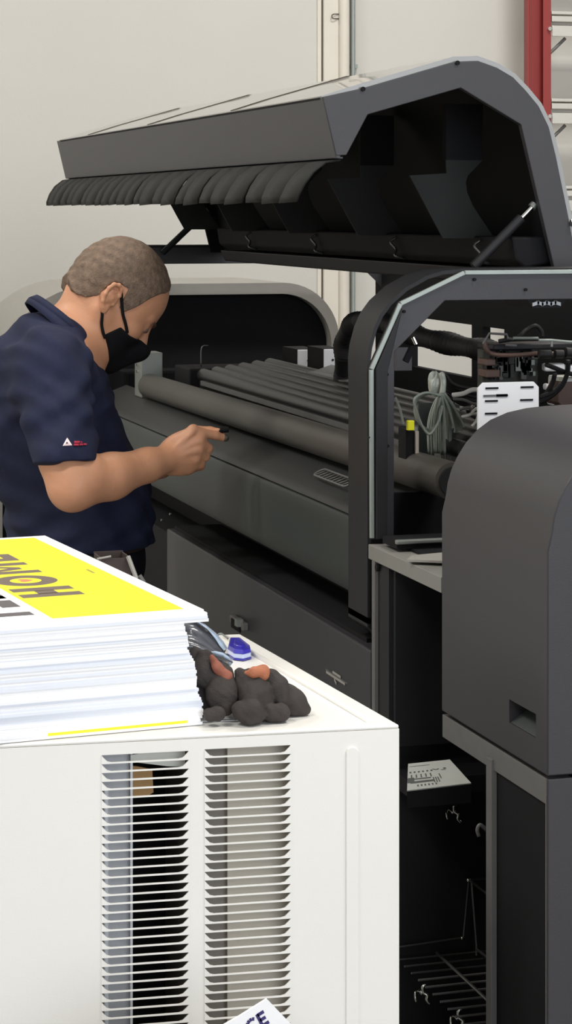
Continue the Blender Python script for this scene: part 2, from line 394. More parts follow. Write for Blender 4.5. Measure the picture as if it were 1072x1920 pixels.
MB().box(P(925, 633, 3.7).x, P(1150, 640, 3.7).x, 3.70, 3.78, P(0+1000, 655, 3.7).z, P(1000, 645, 3.7).z).build('carriage_beam', 'dark', PR, bevel=.002)
MB().tube([P(962, 634, 3.68), P(1008, 634, 3.68), P(1010, 638, 3.68), P(1033, 638, 3.68), P(1120, 646, 3.68)], .0024, 8).build('bracket_rod', 'trim', PR)
MB().tube([P(1034, 638, 3.68), P(1034, 650, 3.68)], .0022, 8).build('bracket_rod', 'trim', PR)
MB().tube([P(948, 647, 3.68), P(968, 648, 3.68)], .0022, 8).build('bracket_rod', 'postgrey', PR)
MB().tube([P(905, 645, 3.69), P(917, 625, 3.69), P(950, 627, 3.69), P(952, 634, 3.69), P(962, 636, 3.69)], .0022, 8).build('bracket_rod', 'postgrey', PR)
MB().tube(bez([P(935, 640, 3.72), P(970, 633, 3.72), P(985, 620, 3.75), P(1003, 611, 3.75), P(1014, 620, 3.75), P(1017, 632, 3.75)], 6), .004, 10).build('cable', 'hose', PR, smooth=True)
for pts in (((1024, 684), (1040, 690), (1060, 698), (1085, 705)), ((1065, 676), (1063, 700), (1052, 725), (1030, 745), (1010, 755)), ((1010, 745), (1035, 735), (1050, 720)), ((1040, 700), (1035, 720), (1022, 740))):
    MB().tube(bez([P(u, v, 3.56+.01*i) for i, (u, v) in enumerate(pts)], 6), .0042, 10).build('cable', 'hose', PR, smooth=True)
for (u0, u1, v0, v1) in ((1022, 1060, 682, 696), (1062, 1090, 685, 702), (1034, 1052, 705, 728), (1032, 1042, 738, 760), (1024, 1034, 720, 732)):
    a, b = P(u0, v0, 3.72), P(u1, v1, 3.72)
    MB().box(a.x, b.x, 3.72, 3.74, b.z, a.z).build('white_block', 'white_plastic', PR, bevel=.004)
a, b = P(1046, 715, 3.6), P(1100, 760, 3.6)
MB().prism([(a.x+.006, b.z), (a.x, b.z+.006), (a.x, (a.z+b.z)/2), (a.x+.012, a.z), (b.x, a.z), (b.x, b.z)], (0, 3.6, 0), (1, 0, 0), (0, 0, 1), (0, 1, 0), .06).build('brown_housing', 'brown', PR, bevel=.002)
MB().box(P(1050, 707, 3.61).x, P(1100, 707, 3.61).x, 3.6, 3.66, P(1050, 715, 3.61).z, P(1050, 707, 3.61).z).build('housing_lid', 'paper', PR)
# under-roof bracket; its silver chips stand in for a light reflection
a = P(970, 563, 3.62)
lp = MB().xz([(a.x, a.z+.006), (a.x+.012, a.z-.012), (a.x+.062, a.z-.012), (a.x+.078, a.z+.006)], 3.58, 3.70).build('roof_glint_bracket', 'dark', PR)
for k in range(6): MB().obox((a.x+.016+k*.008, 3.577, a.z-.004), (1, 0, .3*(-1)**k), (0, 1, 0), (0, 0, 1), .006, .002, .003).build('lens', 'silver', lp)  # bright metal chips drawn in place of the reflection

# white slotted plate
a, b = at(896, 718, Y=3.44), at(1010, 790, Y=3.44)
zb = b.z-.03
def slot(x0, x1, z0, z1): return [(x0, z0), (x1, z0), (x1, z1), (x0, z1)]
c = .009
wp = MB().xz([(a.x, zb), (a.x, a.z-c), (a.x+c, a.z), (b.x-c, a.z), (b.x, a.z-c), (b.x, zb)], 3.44, 3.446)
wpo = wp.build('slotted_plate', 'white_plastic', PR, bevel=.0008)
wpo['label'] = 'white slotted plate'
MB().tube([(a.x+.001, 3.44, zb), (a.x-.006, 3.43, zb-.012)], .003, 8).build('tab', 'white_plastic', wpo)
for (u0, u1, v) in ((910, 934, 728), (976, 1000, 726), (909, 933, 752), (975, 999, 750), (909, 932, 775.5)):
    p0, p1 = at(u0, v-1.6, Y=3.439), at(u1, v+1.2, Y=3.439)
    MB().box(p0.x, p1.x, 3.4385, 3.4395, p1.z, p0.z).build('slot', 'black', wpo)
for (u0, u1, v0, v1) in ((906, 952, 740.5, 743), (930, 951, 739, 744)):
    p0, p1 = at(u0, v0, Y=3.439), at(u1, v1, Y=3.439)
    MB().box(p0.x, p1.x, 3.4385, 3.4395, p1.z, p0.z).build('slot', 'sticker', wpo)

# bundle of clear tubes
Tb = MB(); rnd = random.Random(7)
knot = (829, 740)
for k in range(20):
    y = 3.6-.012*(k % 5)
    ub = 802+k*3.3+rnd.random()*3; vb = 846+rnd.random()*10 if k < 13 else 800+rnd.random()*14
    pts = [(knot[0]-4+rnd.random()*8, knot[1]-3), (knot[0]+(ub-knot[0])*.55, knot[1]+14+rnd.random()*10), (ub, knot[1]+55), (ub+rnd.random()*3-1, vb)]
    Tb.tube(bez([P(u, v, y) for u, v in pts], 7), .0022+.0008*rnd.random(), 8)
for k in range(9):
    y = 3.57-.006*k; s = k/8
    pts = [(827, 742), (805-6*s, 738-2*s), (783-6*s, 748), (777+4*s, 770), (785+6*s, 792+6*s), (805, 806+8*s), (822, 790), (829, 760)]
    Tb.tube(bez([P(u, v, y) for u, v in pts], 6), .0022, 8)
tb = Tb.build('tube_bundle', 'tube', PR, smooth=True)
tb['label'] = 'bundle of clear tubing'
def blob(name, cpt, r, matn, parent, amp=.1, seed=1, n=16):
    m = MB(); vs = []; rn = random.Random(seed); ph = [rn.random()*6 for _ in range(6)]
    for i in range(n+1):
        th = PI*i/n
        for j in range(2*n):
            f = 2*PI*j/(2*n)
            k = 1+amp*(math.sin(3*f+ph[0])*math.sin(2*th+ph[1])+.6*math.sin(5*f+ph[2]+3*th))
            vs.append((cpt[0]+r[0]*k*math.sin(th)*math.cos(f), cpt[1]+r[1]*k*math.sin(th)*math.sin(f), cpt[2]+r[2]*k*math.cos(th)))
    fs = [(i*2*n+j, i*2*n+(j+1) % (2*n), (i+1)*2*n+(j+1) % (2*n), (i+1)*2*n+j) for i in range(n) for j in range(2*n)]
    m.add(vs, fs)
    return m.build(name, matn, parent, smooth=True)
q = P(816, 720, 3.59); blob('wrap_sleeve', q, (.0115, .010, .019), 'wrap', tb, .22, 3)
q = P(830, 722, 3.575); MB().tube(bez([P(827, 698, 3.57), P(831, 715, 3.57), P(829, 740, 3.565)], 5), [.003]+[.005]*9+[.006], 10).build('wrap_tail', 'wrap', tb, smooth=True)
MB().box(P(783, 770, 3.66).x, P(850, 770, 3.66).x, 3.655, 3.66, P(800, 860, 3.66).z, P(800, 755, 3.66).z).build('film_guard', 'apron', PR)
# loose white and black cables right of the tubes
rnd = random.Random(11)
for k, pts in enumerate((((848, 741), (868, 738), (885, 731), (905, 731)), ((850, 748), (870, 750), (888, 757), (905, 756)), ((862, 764), (880, 766), (890, 758), (903, 757)), ((865, 782), (880, 778), (890, 768), (905, 762)), ((862, 768), (878, 764), (884, 770)), ((868, 780), (890, 776), (905, 778)), ((884, 800), (892, 790), (896, 780)), ((900, 790), (915, 800), (935, 806)))):
    MB().tube(bez([P(u, v, 3.52+.01*(k % 3)) for u, v in pts], 6), .0026 if k else .004, 8).build('signal_cable', 'cable_w' if k % 3 != 1 else 'postgrey', PR, smooth=True)
for k in range(8):
    v = 700+k*12
    pts = ((834, 700+k*6), (850+k*3, 720+k*6), (880, 728+k*7), (912, 730+k*9))
    MB().tube(bez([P(u, vv, 3.6+.008*k) for u, vv in pts], 6), .0028, 8).build('power_cable', 'hose', PR, smooth=True)
# yellow tag, small fittings by it
a, b = P(761, 788, 3.5), P(773, 806, 3.5)
tg = MB().box(a.x, b.x, 3.49, 3.5, b.z, a.z).build('yellow_tag', 'tag', PR, bevel=.001); tg['label'] = 'bright yellow tag'
MB().box(b.x, b.x+.006, 3.492, 3.5, b.z-.001, b.z+.005).build('clip', 'zinc', tg)
a, b = P(777, 808, 3.52), P(783, 842, 3.52)
MB().box(a.x, b.x, 3.515, 3.525, b.z-.02, a.z).build('guide_pin', 'beige', PR)
a, b = P(757, 802, 3.53), P(777, 850, 3.53)
MB().box(a.x, b.x, 3.52, 3.56, b.z-.02, a.z).build('sensor_block', 'black', PR, bevel=.002)
MB().tube([P(741, 745, 3.5), P(750, 768, 3.5), P(756, 795, 3.5)], .0022, 8).build('sensor_rod', 'zinc', PR)
# small latch at the opening's shoulder
MB().tube([P(774, 632, 3.45), P(780, 645, 3.45)], .0034, 10).build('latch_pin', 'chrome', PR, smooth='auto')
MB().obox(P(766, 665, 3.45), (-.5, 0, -1), (0, 1, 0), (1, 0, -.5), .013, .004, .005).build('latch_tab', 'black', PR, bevel=.001)
MB().box(P(742, 655, 3.7).x, P(772, 655, 3.7).x, 3.7, 3.71, P(750, 695, 3.7).z, P(750, 652, 3.7).z).build('inner_plate', 'paint', PR)

# ---- hood
def PL(u, v): p = at(u, v, Y=LN); return (p.x, p.z)
outer = [PL(*q) for q in ((603, 182), (679, 165.5), (760, 142), (851, 115.5), (894, 114), (930, 127), (960, 145), (984, 170), (1008, 199), (1027, 238), (1041, 296), (1052, 350), (1064, 408), (1084, 520))]
inner = [PL(*q) for q in ((629, 292), (648, 291), (688, 215), (862, 165), (975, 234), (1041, 520))]
HD = bpy.data.objects.new('hood', None); C.objects.link(HD); HD.parent = PR; HD.location = (1.3-1.6, 4.75-4.5, 1.7)
ply = outer+inner[::-1]
MB().xz(ply, LN-.004, LN+.01).build('end_plate', 'paint', HD, bevel=.0012)
MB().xz(ply, LF-.01, LF).build('end_plate', 'black', HD)
oo = offset_in(outer[1:], -.0085); oo = [(outer[0][0], outer[0][1]+.002)]+oo
ii = offset_in(outer, .002)
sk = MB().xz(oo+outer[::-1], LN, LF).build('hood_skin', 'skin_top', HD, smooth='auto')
MB().xz([(x, z) for x, z in outer]+[(x, z) for x, z in offset_in(outer, .004)[::-1]], LN+.011, LF-.011).build('inner_lining', 'black', HD, smooth='auto')
for y in (4.14, 4.87, 5.55):
    MB().xz([(x, z) for x, z in offset_in(oo, -.0015)]+[(x, z) for x, z in oo[::-1]], y-.004, y+.004).build('seam', 'wall_gap', HD, smooth='auto')
f0, f1 = PL(603, 182), PL(629, 297)
MB().xz([f0, (f0[0]+.006, f0[1]), (f1[0]+.008, f1[1]+.002), (f1[0]+.012, f1[1]+.003), (f1[0]+.012, f1[1]-.001), f1], LN-.003, LF+.04).build('fascia', 'paint', HD, bevel=.001)
for u, v in ((680, 166), (857, 117)):
    p = at(u, v+1, Y=LN-.005); MB().tube([p, p+Vector((0, -.003, 0))], .004, 10).build('screw', 'black', HD)
# rubber curtain: separate flaps curling inward under the fascia
rnd = random.Random(5)
y = LN+.01; k = 0; ends = LF+.02
while y < ends:
    w = .07+rnd.random()*.06
    if y+w > ends: w = ends-y
    gap = .001+.004*rnd.random(); dx = rnd.random()*.004-.002; sl = .035+rnd.random()*.03
    x1, z1_ = f1
    arc = [(x1+.012, z1_-.002), (x1-.012, z1_-.006), (x1-.032+dx, z1_-.022), (x1-.044+dx, z1_-.042), (x1-.049+dx, z1_-.062+dx*.5), (x1-.045+dx, z1_-.072+dx*.5)]
    n = len(arc); A = []; B = []
    for i, (xx, zz) in enumerate(arc):
        s = i/(n-1)
        A.append((xx, y+gap*(s > 0)+sl*s*s, zz)); B.append((xx-.003*s, y+w-gap*(s > 0)+sl*s*s, zz-.003*s*rnd.random()))
    MB().strip(A, B).build('curtain_flap', 'fringe', HD, smooth=True, solid=.0035)
    y += w; k += 1
# hanging rib brackets along the hood
rb = [at(u, v, Y=3.75) for u, v in ((768, 329), (837, 325), (836, 300), (905, 300), (888, 318), (877, 329), (873, 342), (876, 362), (886, 385), (904, 413), (927, 447), (831, 447), (815, 418))]
for y in (3.75, 4.24, 4.73, 5.22, 5.71):
    r_ = MB().xz([(p.x, p.z) for p in rb], y, y+.004).build('rib_bracket', 'fringe', HD)
    MB().box(rb[2].x, rb[3].x, y, y+.02, rb[2].z, rb[2].z+.1).build('hanger', 'black', r_)
# inner trough below brackets and rear beam
MB().xz([(1.435, 1.605), (1.505, 1.605), (1.515, 1.56), (1.46, 1.552), (1.442, 1.565)], LN+.02, 5.6).build('inner_trough', 'black', HD, bevel=.004)
MB().xz([(1.45, 1.548), (1.56, 1.548), (1.56, 1.512), (1.462, 1.520)], LN-.02, 5.62).build('rear_beam', 'dark', HD, bevel=.003)
for u, y in ((460, 5.27), (585, 4.72), (732, 4.18), (905, 3.72)):
    x = 1.437
    MB().tube(bez([(x, y, 1.598), (x-.012, y, 1.588), (x-.004, y-.01, 1.574), (x-.010, y-.02, 1.562), (x+.01, y-.02, 1.556)], 4), .0028, 8).build('cable_clip', 'wire', HD, smooth=True)
# gas struts (near, far)
def strut(a, b):
    a, b = Vector(a), Vector(b); d = (b-a)
    s = MB().tube([a, a+d*.78], .0085, 16).build('gas_strut', 'dark', PR, smooth='auto')
    MB().tube([a+d*.70, a+d*.97], .0048, 14).build('piston_rod', 'chrome' , s, smooth='auto')
    MB().tube([a+d*.95, b], .0075, 12).build('end_fitting', 'zinc', s, smooth='auto')
strut(at(887, 500, Y=3.57), at(1002, 383, Y=3.57)); strut((1.366, 5.92, 1.535), (1.492, 5.92, 1.652))
p = at(1064, 418, Y=3.56); MB().tube([p+Vector((-.003, -.02, 0)), p+Vector((.012, -.02, .001))], .006, 12).build('hinge_pin', 'chrome', PR, smooth='auto')
# far closed end module: black face, light grey rim
fx0, fx1, ft = at(-10, 620, Y=6.25).x, at(636, 610, Y=6.25).x, at(450, 531, Y=6.25).z
def roundtop(x0, x1, z0, z1, r, rl=.29, n=12):
    pts = [(x0, z0)]
    pts += [(x0+rl-rl*math.cos(a), z1-rl+rl*math.sin(a)) for a in [PI/2*i/n for i in range(n+1)]]
    pts += [(x1-r+r*math.sin(a), z1-r+r*math.cos(a)) for a in [PI/2*i/n for i in range(n+1)]]
    return pts+[(x1, z0)]
o1 = roundtop(fx0, fx1, .1, ft, .17); i1 = roundtop(fx0+.022, fx1-.024, .1, ft-.032, .15, .268)
mod = MB().xz(o1+i1[::-1], 6.25, 6.8).build('end_module', 'rimgrey', PR, smooth='auto')
MB().xz(i1, 6.30, 6.8).build('inner_panel', 'black', mod)
MB().box(1.3, 1.9, 6.05, 6.25, .1, 1.2).build('module_link', 'black', PR)

# ---- low front unit
fu = MB().xz([(1.125, .1), (1.12, .11), (1.12, .95), (1.245, .95), (1.245, .1)], 3.385, 4.81).build('front_unit', 'paint', PR, bevel=.003)
MB().box(1.135, 1.245, 3.45, 4.80, .95, .957).build('top_pad', 'black', fu)
MB().box(1.14, 1.245, 4.81, 5.9, .1, .93).build('rear_skirt', 'black', PR)
a = at(441, 1152, X=1.12); b = at(466, 1183, X=1.12)
lt = MB().box(1.108, 1.12, b.y, a.y, b.z, a.z).build('latch', 'postgrey', fu, bevel=.002)
MB().box(1.100, 1.112, b.y+.01, b.y+.03, a.z-.008, a.z+.006).build('catch', 'zinc', lt)
MB().box(1.106, 1.109, b.y+.015, a.y-.02, a.z-.02, a.z-.003).build('keeper', 'black', lt)
for (u0, v0, u1, v1) in ((613, 1262, 648, 1285), (625, 1262, 640, 1272), (628, 1276, 632, 1284)):
    a, b = at(u0, v0, X=1.12), at(u1, v1, X=1.12)
    MB().add([(1.1185, a.y, a.z), (1.1185, b.y, b.z), (1.1185, b.y, b.z+.004), (1.1185, a.y, a.z+.004)], [(0, 1, 2, 3)]).build('label_line', 'rimgrey', fu, solid=.0006)
a, b = at(611, 1250, X=1.12), at(652, 1290, X=1.12)
MB().box(1.1188, 1.12, b.y, a.y, b.z+.008, a.z-.006).build('label_plate', 'sticker', fu)
for (u, v) in ((305, 975), (321, 964)):
    p = at(u, v, X=1.13); MB().tube([p, p+Vector((-.004, 0, 0))], .0025, 8).build('screw', 'chrome', PR)

# ---- near cabinet under the gable
def yu(u): return at(u, 1000, X=1.12).y
cab = MB().box(1.12, XR, 3.06-.0, YN-.004, 1.095, 1.118).build('worktop', 'midgrey', PR, bevel=.001)
MB().box(1.16, XR, 3.06, YN-.01, 1.1185, 1.1225).build('worktop_mat', 'black', cab)
fr = MB()
fr.box(1.12, 1.15, yu(702), yu(696.5), .08, 1.095)
fr.build('corner_post', 'postgrey', PR, bevel=.001)
MB().box(1.126, 1.15, yu(722), yu(702), .08, 1.095).build('post_inner', 'dark', PR)
p = at(709, 1064, X=1.124); MB().tube([p, p+Vector((-.004, 0, 0))], .006, 12).build('screw', 'black', PR)
ym0, ym1 = yu(920.5), yu(910.5)
MB().box(1.12, 1.15, ym0, ym1, .08, .9).build('middle_post', 'postgrey', PR, bevel=.001)
MB().box(1.128, 1.15, yu(1021), ym0, .08, .9).build('side_panel', 'black', PR)
MB().box(1.12, 1.15, 2.669, yu(1021.5), .08, .9).build('corner_post', 'postgrey', PR, bevel=.001)
# compartment walls
MB().box(1.15, 1.9, yu(722), yu(722)+.02, .08, 1.095).build('compartment_end', 'dark', PR)
MB().box(1.155, 1.9, ym0-.0, ym0+.01, .08, .9).build('compartment_divider', 'dark', PR)
MB().box(1.85, 1.9, 2.9, 3.3, .08, .9).build('compartment_back', 'dark', PR)
MB().box(1.13, 1.9, 2.7, 3.3, .06, .08).build('compartment_floor', 'dark', PR)
yE = yu(722)
a = at(868, 1393, Y=yE-.012)
hp_ = MB().box(1.132, a.x, yE-.012, yE-.002, a.z, 1.09).build('hanging_panel', 'dark', PR, bevel=.001)
MB().tube([(a.x, yE-.014, a.z+.02), (a.x-.001, yE-.014, a.z-.004)], .002, 8).build('pin', 'chrome', hp_)
# cover over the near end
cvf = [(833, 1330), (833, 960), (834.5, 930), (838, 905), (845, 880), (856, 856), (872, 830), (893, 806), (918, 787), (950, 773), (985, 765), (1020, 761), (1050, 759), (1072, 758)]
cp = [(1.12, .925)]+[(1.12 if u < 834 else at(u, v, Y=3.057).x, at(u, v, Y=3.057).z) for u, v in cvf[1:]]
cp = cp+[(1.42, 1.372), (XR, 1.372), (XR, .925)]
cv = MB().xz(cp, 2.664, 3.057).build('end_cover', 'paint', PR, smooth='auto', bevel=.002)
# rebate along cover's lower edge = lower rail
MB().yz([(2.6692, .885), (3.065, .885), (3.065, .918), (2.6692, .918)], 1.124, 1.16).build('lower_rail', 'postgrey', PR, bevel=.001)
MB().box(1.1205, XR, 2.6625, 2.669, .08, .921).build('near_end_panel', 'paint', PR, bevel=.001)
# recessed pull, cut into the cover
hy0, hy1, hz0, hz1 = 2.702, 2.795, .9655, .9965
cut = MB().xz([(1.10, hz0), (1.10, hz1), (1.155, hz1), (1.155, hz0)], hy0, hy1).build('cutter', 'black')
bm = cv.modifiers.new('pull', 'BOOLEAN'); bm.object = cut; bm.operation = 'DIFFERENCE'; bm.solver = 'EXACT'
# evaluate and remove the cutter
dg = bpy.context.evaluated_depsgraph_get()
me2 = bpy.data.meshes.new_from_object(cv.evaluated_get(dg)); cv.modifiers.clear(); cv.data = me2; me2.name = 'end_cover'
bpy.data.objects.remove(cut)
pl = MB().xz([(1.1215, hz0+.0003), (1.150, hz0+.019), (1.153, hz0+.0003)], hy0+.001, hy1-.001).build('pull_scoop', 'apron', cv)

# things on the worktop, in the compartment
a = at(745, 1003, Y=3.22)
tr = thing('metal_tray', 'long black tray with a pale metal rim on the worktop inside the machine', 'tray', (1.25, 3.25, 1.1225))
ty = 3.30
a, b = at(744, 1006, Y=ty), at(830, 1016, Y=ty)
MB().box(a.x, a.x+.16, ty, ty+.07, 1.1235, b.z+.003).build('base', 'black', tr)
MB().box(a.x-.002, a.x+.162, ty-.004, ty+.006, b.z-.001, b.z+.006).build('rim', 'zinc', tr, bevel=.002)
q = [at(u, v, Z=1.1235) for u, v in ((762, 1052), (772, 1044), (860, 1036), (860, 1056))]
m = MB(); m.prism([(p.x, p.y) for p in q], (0, 0, 1.1225), (1, 0, 0), (0, 1, 0), (0, 0, 1), .0035)
tag(m.build('metal_plate', 'rimgrey'), 'thin pale grey plate lying on the worktop in front of the tray', 'plate')

ps = [at(765, 1432, Y=3.235), at(843, 1424, Y=3.235), at(883, 1468, Y=3.175), at(763, 1482, Y=3.175)]
n = (ps[1]-ps[0]).cross(ps[3]-ps[0]).normalized()
if n.z < 0: n = -n
m = MB(); m.add([p for p in ps]+[p-n*.002 for p in ps], [(0, 1, 2, 3), (7, 6, 5, 4), (0, 4, 5, 1), (1, 5, 6, 2), (2, 6, 7, 3), (3, 7, 4, 0)])
def pq(s, t): return ps[0]*(1-s)*(1-t)+ps[1]*s*(1-t)+ps[2]*s*t+ps[3]*(1-s)*t+n*.0004
def dash(s0, s1, t0, t1): m.add([pq(s0, t0), pq(s1, t0), pq(s1, t1), pq(s0, t1)], [(0, 1, 2, 3)], 1)
for i in range(6): dash(.03+i*.085, .07+i*.085, .33, .38)
dash(.02, .42, .60, .64); dash(.05, .45, .70, .77); dash(.0, .12, .56, .74); dash(.03, .48, .12, .135)
for i in range(5): dash(.06+i*.09, .085+i*.09, .45, .58)
for i in range(6): dash(.16+i*.06, .185+i*.06, .84, .90)
for i in range(3): dash(.45+i*.04, .47+i*.04, .62, .82)
for i in range(10):
    a0 = i/10*PI; dash(.5+.12*i/10, .53+.12*i/10, .30+.03*math.sin(a0), .31+.03*math.sin(a0)+.012)
dash(.66, .76, .36, .38); dash(.72, .78, .30, .34); dash(.58, .6, .5, .7)
tag(m.build('printed_sheet', ['paper', 'print']), 'printed paper sheet with a diagram in the dark open compartment', 'paper')
sh = MB(); a0 = (ps[0]+ps[3])/2
sh.add([p-n*.0025 for p in ps]+[Vector((p.x, p.y, ps[2].z-.03)) for p in ps], [(0, 1, 2, 3), (7, 6, 5, 4), (0, 4, 5, 1), (1, 5, 6, 2), (2, 6, 7, 3), (3, 7, 4, 0)])
sh.build('sheet_ledge', 'black', PR)
MB().box(1.13, 1.3, 3.235, yE, ps[2].z-.03, ps[2].z-.005).build('ledge_bracket', 'black', PR)

def hook(u, v, y, s=1, lab='', grp=None, part=None):
    c = at(u, v, Y=y); k = s/1240.
    def q(a, b, dy=0): return (c.x+a*k, y+dy, c.z-b*k)
    m = MB()
    m.tube(bez([q(-15, 6, -.03), q(-17, -2, -.03), q(-14, -10, -.025), q(-5, -6, -.015), q(5, 0, -.005)], 5), .0016*s, 8)
    m.tube(bez([q(12, -15, -.012), q(6, -12, -.012), (q(7, -2, -.012)), q(14, 4, -.014), q(13, 12, -.014), q(20, 20, -.014)], 5), .0024*s, 10)
    m.tube([q(5, 0, 0), q(5, 0, -.012)], .003*s, 8)
    return tag(m.build('cable_hook', 'chrome', smooth=True), lab, 'hook', grp)
hook(840, 1520, yE, 1, 'bright chrome hook below the printed sheet in the dark compartment')
hook(782, 1858, 3.2, 1, 'chrome hook low on the left in front of the wire basket')
hook(848, 1905, 3.1, 1, 'lowest chrome hook at the bottom edge of the compartment')
o = MB().tube(bez([at(898, 1568, Y=3.0), at(895, 1556, Y=3.0), at(900, 1547, Y=3.0), at(912, 1556, Y=3.0)], 5), .003, 10).build('cable_hook', 'postgrey', smooth=True)
tag(o, 'dull grey hook sticking out beside the middle post', 'hook')
o = MB().tube(bez([at(864, 1398, Y=3.2), at(872, 1402, Y=3.18), at(880, 1398, Y=3.16)], 4), .003, 8).build('cable_hook', 'rimgrey', smooth=True)
tag(o, 'small grey hook right under the lower edge of the end cover', 'hook')

bk = thing('wire_basket', 'black compartment wire basket with thin grey rods', 'basket', (1.25, 3.1, .5))
bk['label'] = 'thin grey wire basket low inside the dark compartment'
yb_ = yE-.01; xi = 1.55; xl = 1.135
def Q(u, v, y=yb_): return at(u, v, Y=y)
zt, zf, zm = Q(880, 1650).z, Q(890, 1783).z, Q(868, 1758).z
MB().tube([(xl, yb_, Q(745, 1776).z), Q(868, 1758), Q(878, 1650), (xi, yb_, zt)], .0019, 8).build('front_rod', 'wire', bk)
MB().tube([Q(884, 1655, yb_-.02), Q(893, 1772, yb_-.02), (Q(893, 1772, yb_-.02).x, yb_-.02, zf)], .0019, 8).build('upright_rod', 'wire', bk)
MB().tube([Q(882, 1652), at(912, 1675, Y=yb_-.06)], .0022, 8).build('side_rod', 'wire', bk)
MB().tube([Q(893, 1780, yb_-.02), at(915, 1796, Y=yb_-.06)], .0022, 8).build('side_rod', 'wire', bk)
for k in range(12):
    y = yb_-.006-k*.032
    MB().tube([(xl, y, zf), (xi, y, zf)], .0018, 8).build('floor_wire', 'wire' if k < 3 else 'postgrey', bk)
a = Q(818, 1790)
MB().tube([(a.x, yb_, zf+.003), (a.x, yb_-.38, zf+.003)], .0024, 8).build('cross_wire', 'wire', bk)
MB().tube([(a.x+.2, yb_, zf+.003), (a.x+.2, yb_-.38, zf+.003)], .0024, 8).build('cross_wire', 'wire', bk)
for x in (Q(878, 1650).x,):
    blob('joint', (x, yb_, zt), (.004, .004, .004), 'chrome', bk, 0, 1, 6)
blob('joint', Q(866, 1759), (.003, .003, .003), 'chrome', bk, 0, 1, 6)

# ------------------------------------------------------------------ white cabinet
FR = at(748, 1358, Z=1.0); BR = at(450, 1188, Z=1.0); FL0 = at(0, 1395, Z=1.0)
ex = (FL0-FR).normalized(); ey = (BR-FR).normalized(); LB = (BR-FR).length
WC = .95
FL = FR+ex*WC; BL = FL+ey*LB
CB = thing('white_cabinet', 'white metal equipment cabinet with two columns of louvred vents', 'cabinet', ((FR.x+BL.x)/2, (FR.y+BL.y)/2, 0))
px = -ex                                          # to the right along the front
py = Vector((-px.y, px.x, 0))                       # into the cabinet
def F(u, v): # front-plane coordinates (metres right of FL, height)
    a = (u-536)/FPX; b = (v-395)/FPX
    D = Vector((S_+a*C_, C_-a*S_, -b)); n_ = Vector((py.x, py.y, 0)); O = Vector((FR.x, FR.y, 0))
    t = O.dot(n_)/D.dot(n_); q = D*t
    return ((q-O).dot(px), 1.65+q.z)
def fpr(m, pts, t0, t1, mi=0): m.prism(pts, Vector((FR.x, FR.y, 0))+py*t0, px, (0, 0, 1), py, t1-t0, mi)
m = MB()
top = [(FR.x, FR.y), (BR.x, BR.y), (BL.x, BL.y), (FL.x, FL.y)]
m.prism(top, (0, 0, .9945), (1, 0, 0), (0, 1, 0), (0, 0, 1), .005)
m.build('top_panel', 'white', CB, bevel=.0022, seg=3)
# raised ridge along right and back edge of the top
i1_ = FR-px*.032+ey*.02; i2_ = BR-px*.032-ey*.03
MB().tube([i1_+Vector((0, 0, .0005)), i2_+Vector((0, 0, .0005))], .004, 10, flat=1).build('top_ridge', 'white', CB, smooth=True)
# sides & back
m = MB()
def wallp(A, B, t, m=m):
    d = (B-A).normalized(); nn = Vector((-d.y, d.x, 0))
    m.prism([(A.x, A.y), (B.x, B.y), (B.x+nn.x*t, B.y+nn.y*t), (A.x+nn.x*t, A.y+nn.y*t)], (0, 0, .05), (1, 0, 0), (0, 1, 0), (0, 0, 1), .9444)
wallp(FR+py*.002, BR, .002); wallp(BR, BL, .002); wallp(BL, FL+py*.002, .002)
m.build('side_panels', 'white', CB)
# front panel with two vent openings, built from pieces
vl0, _ = F(190, 1415); vl1, _ = F(354, 1415); vr0, _ = F(383, 1402); vr1, _ = F(545, 1402)
zt1 = F(272, 1412)[1]; zt2 = F(464, 1401)[1]
zbot = .28
ztop = .9944
cells = [(-WC, vl0, .05, ztop), (vl0, vl1, zt1, ztop), (vl0, vl1, .05, zbot), (vl1, vr0, .05, ztop), (vr0, vr1, zt2, ztop), (vr0, vr1, .05, zbot), (vr1, 0, .05, ztop)]
m = MB()
xs = sorted({c[0] for c in cells} | {0}); 
for x0, x1, z0_, z1_ in cells: fpr(m, [(x0, z0_), (x1, z0_), (x1, z1_), (x0, z1_)], 0, .002)
fpn = m.build('front_panel', 'white', CB)
pit = .01085
for (x0, x1, zt_) in ((vl0, vl1, zt1), (vr0, vr1, zt2)):
    w = x1-x0; m = MB(); z = zt_; k = 0
    while z-pit > zbot:
        h = .84*pit; g = pit
        pts = [(x0, z), (x0+.028*w, z-.40*h), (x0+.065*w, z-.85*h), (x0+.11*w, z-h), (x0+.88*w, z-h*.98), (x0+.93*w, z-.85*h), (x0+.965*w, z-.45*h), (x1, z), (x1, z-g), (x0, z-g)]
        fpr(m, pts, -.0012, .0008)
        # inward-tilted lower lip of the louvre
        A = Vector((FR.x, FR.y, 0))+px*(x0+.09*w); B = Vector((FR.x, FR.y, 0))+px*(x0+.92*w)
        za = z-h
        m.add([A+Vector((0, 0, za))+py*.0005, B+Vector((0, 0, za))+py*.0005, B+Vector((0, 0, za-.0022))+py*.004, A+Vector((0, 0, za-.0022))+py*.004], [(0, 1, 2, 3)])
        z -= g; k += 1
    m.build('vent_louvres', 'white', CB)
# embossed rib, right of the vents
(r0, _), (r1, _) = F(648, 1410), F(671, 1410)
rz1 = F(660, 1400)[1]; rad = .006
rib = [(r0, .30), (r0, rz1-rad), (r0+rad*.3, rz1-rad*.3), (r0+rad, rz1), (r1-rad, rz1), (r1-rad*.3, rz1-rad*.3), (r1, rz1-rad), (r1, .30)]
m = MB(); fpr(m, rib, -.0022, .0)
m.build('embossed_rib', 'white', CB, bevel=.0018, seg=3)
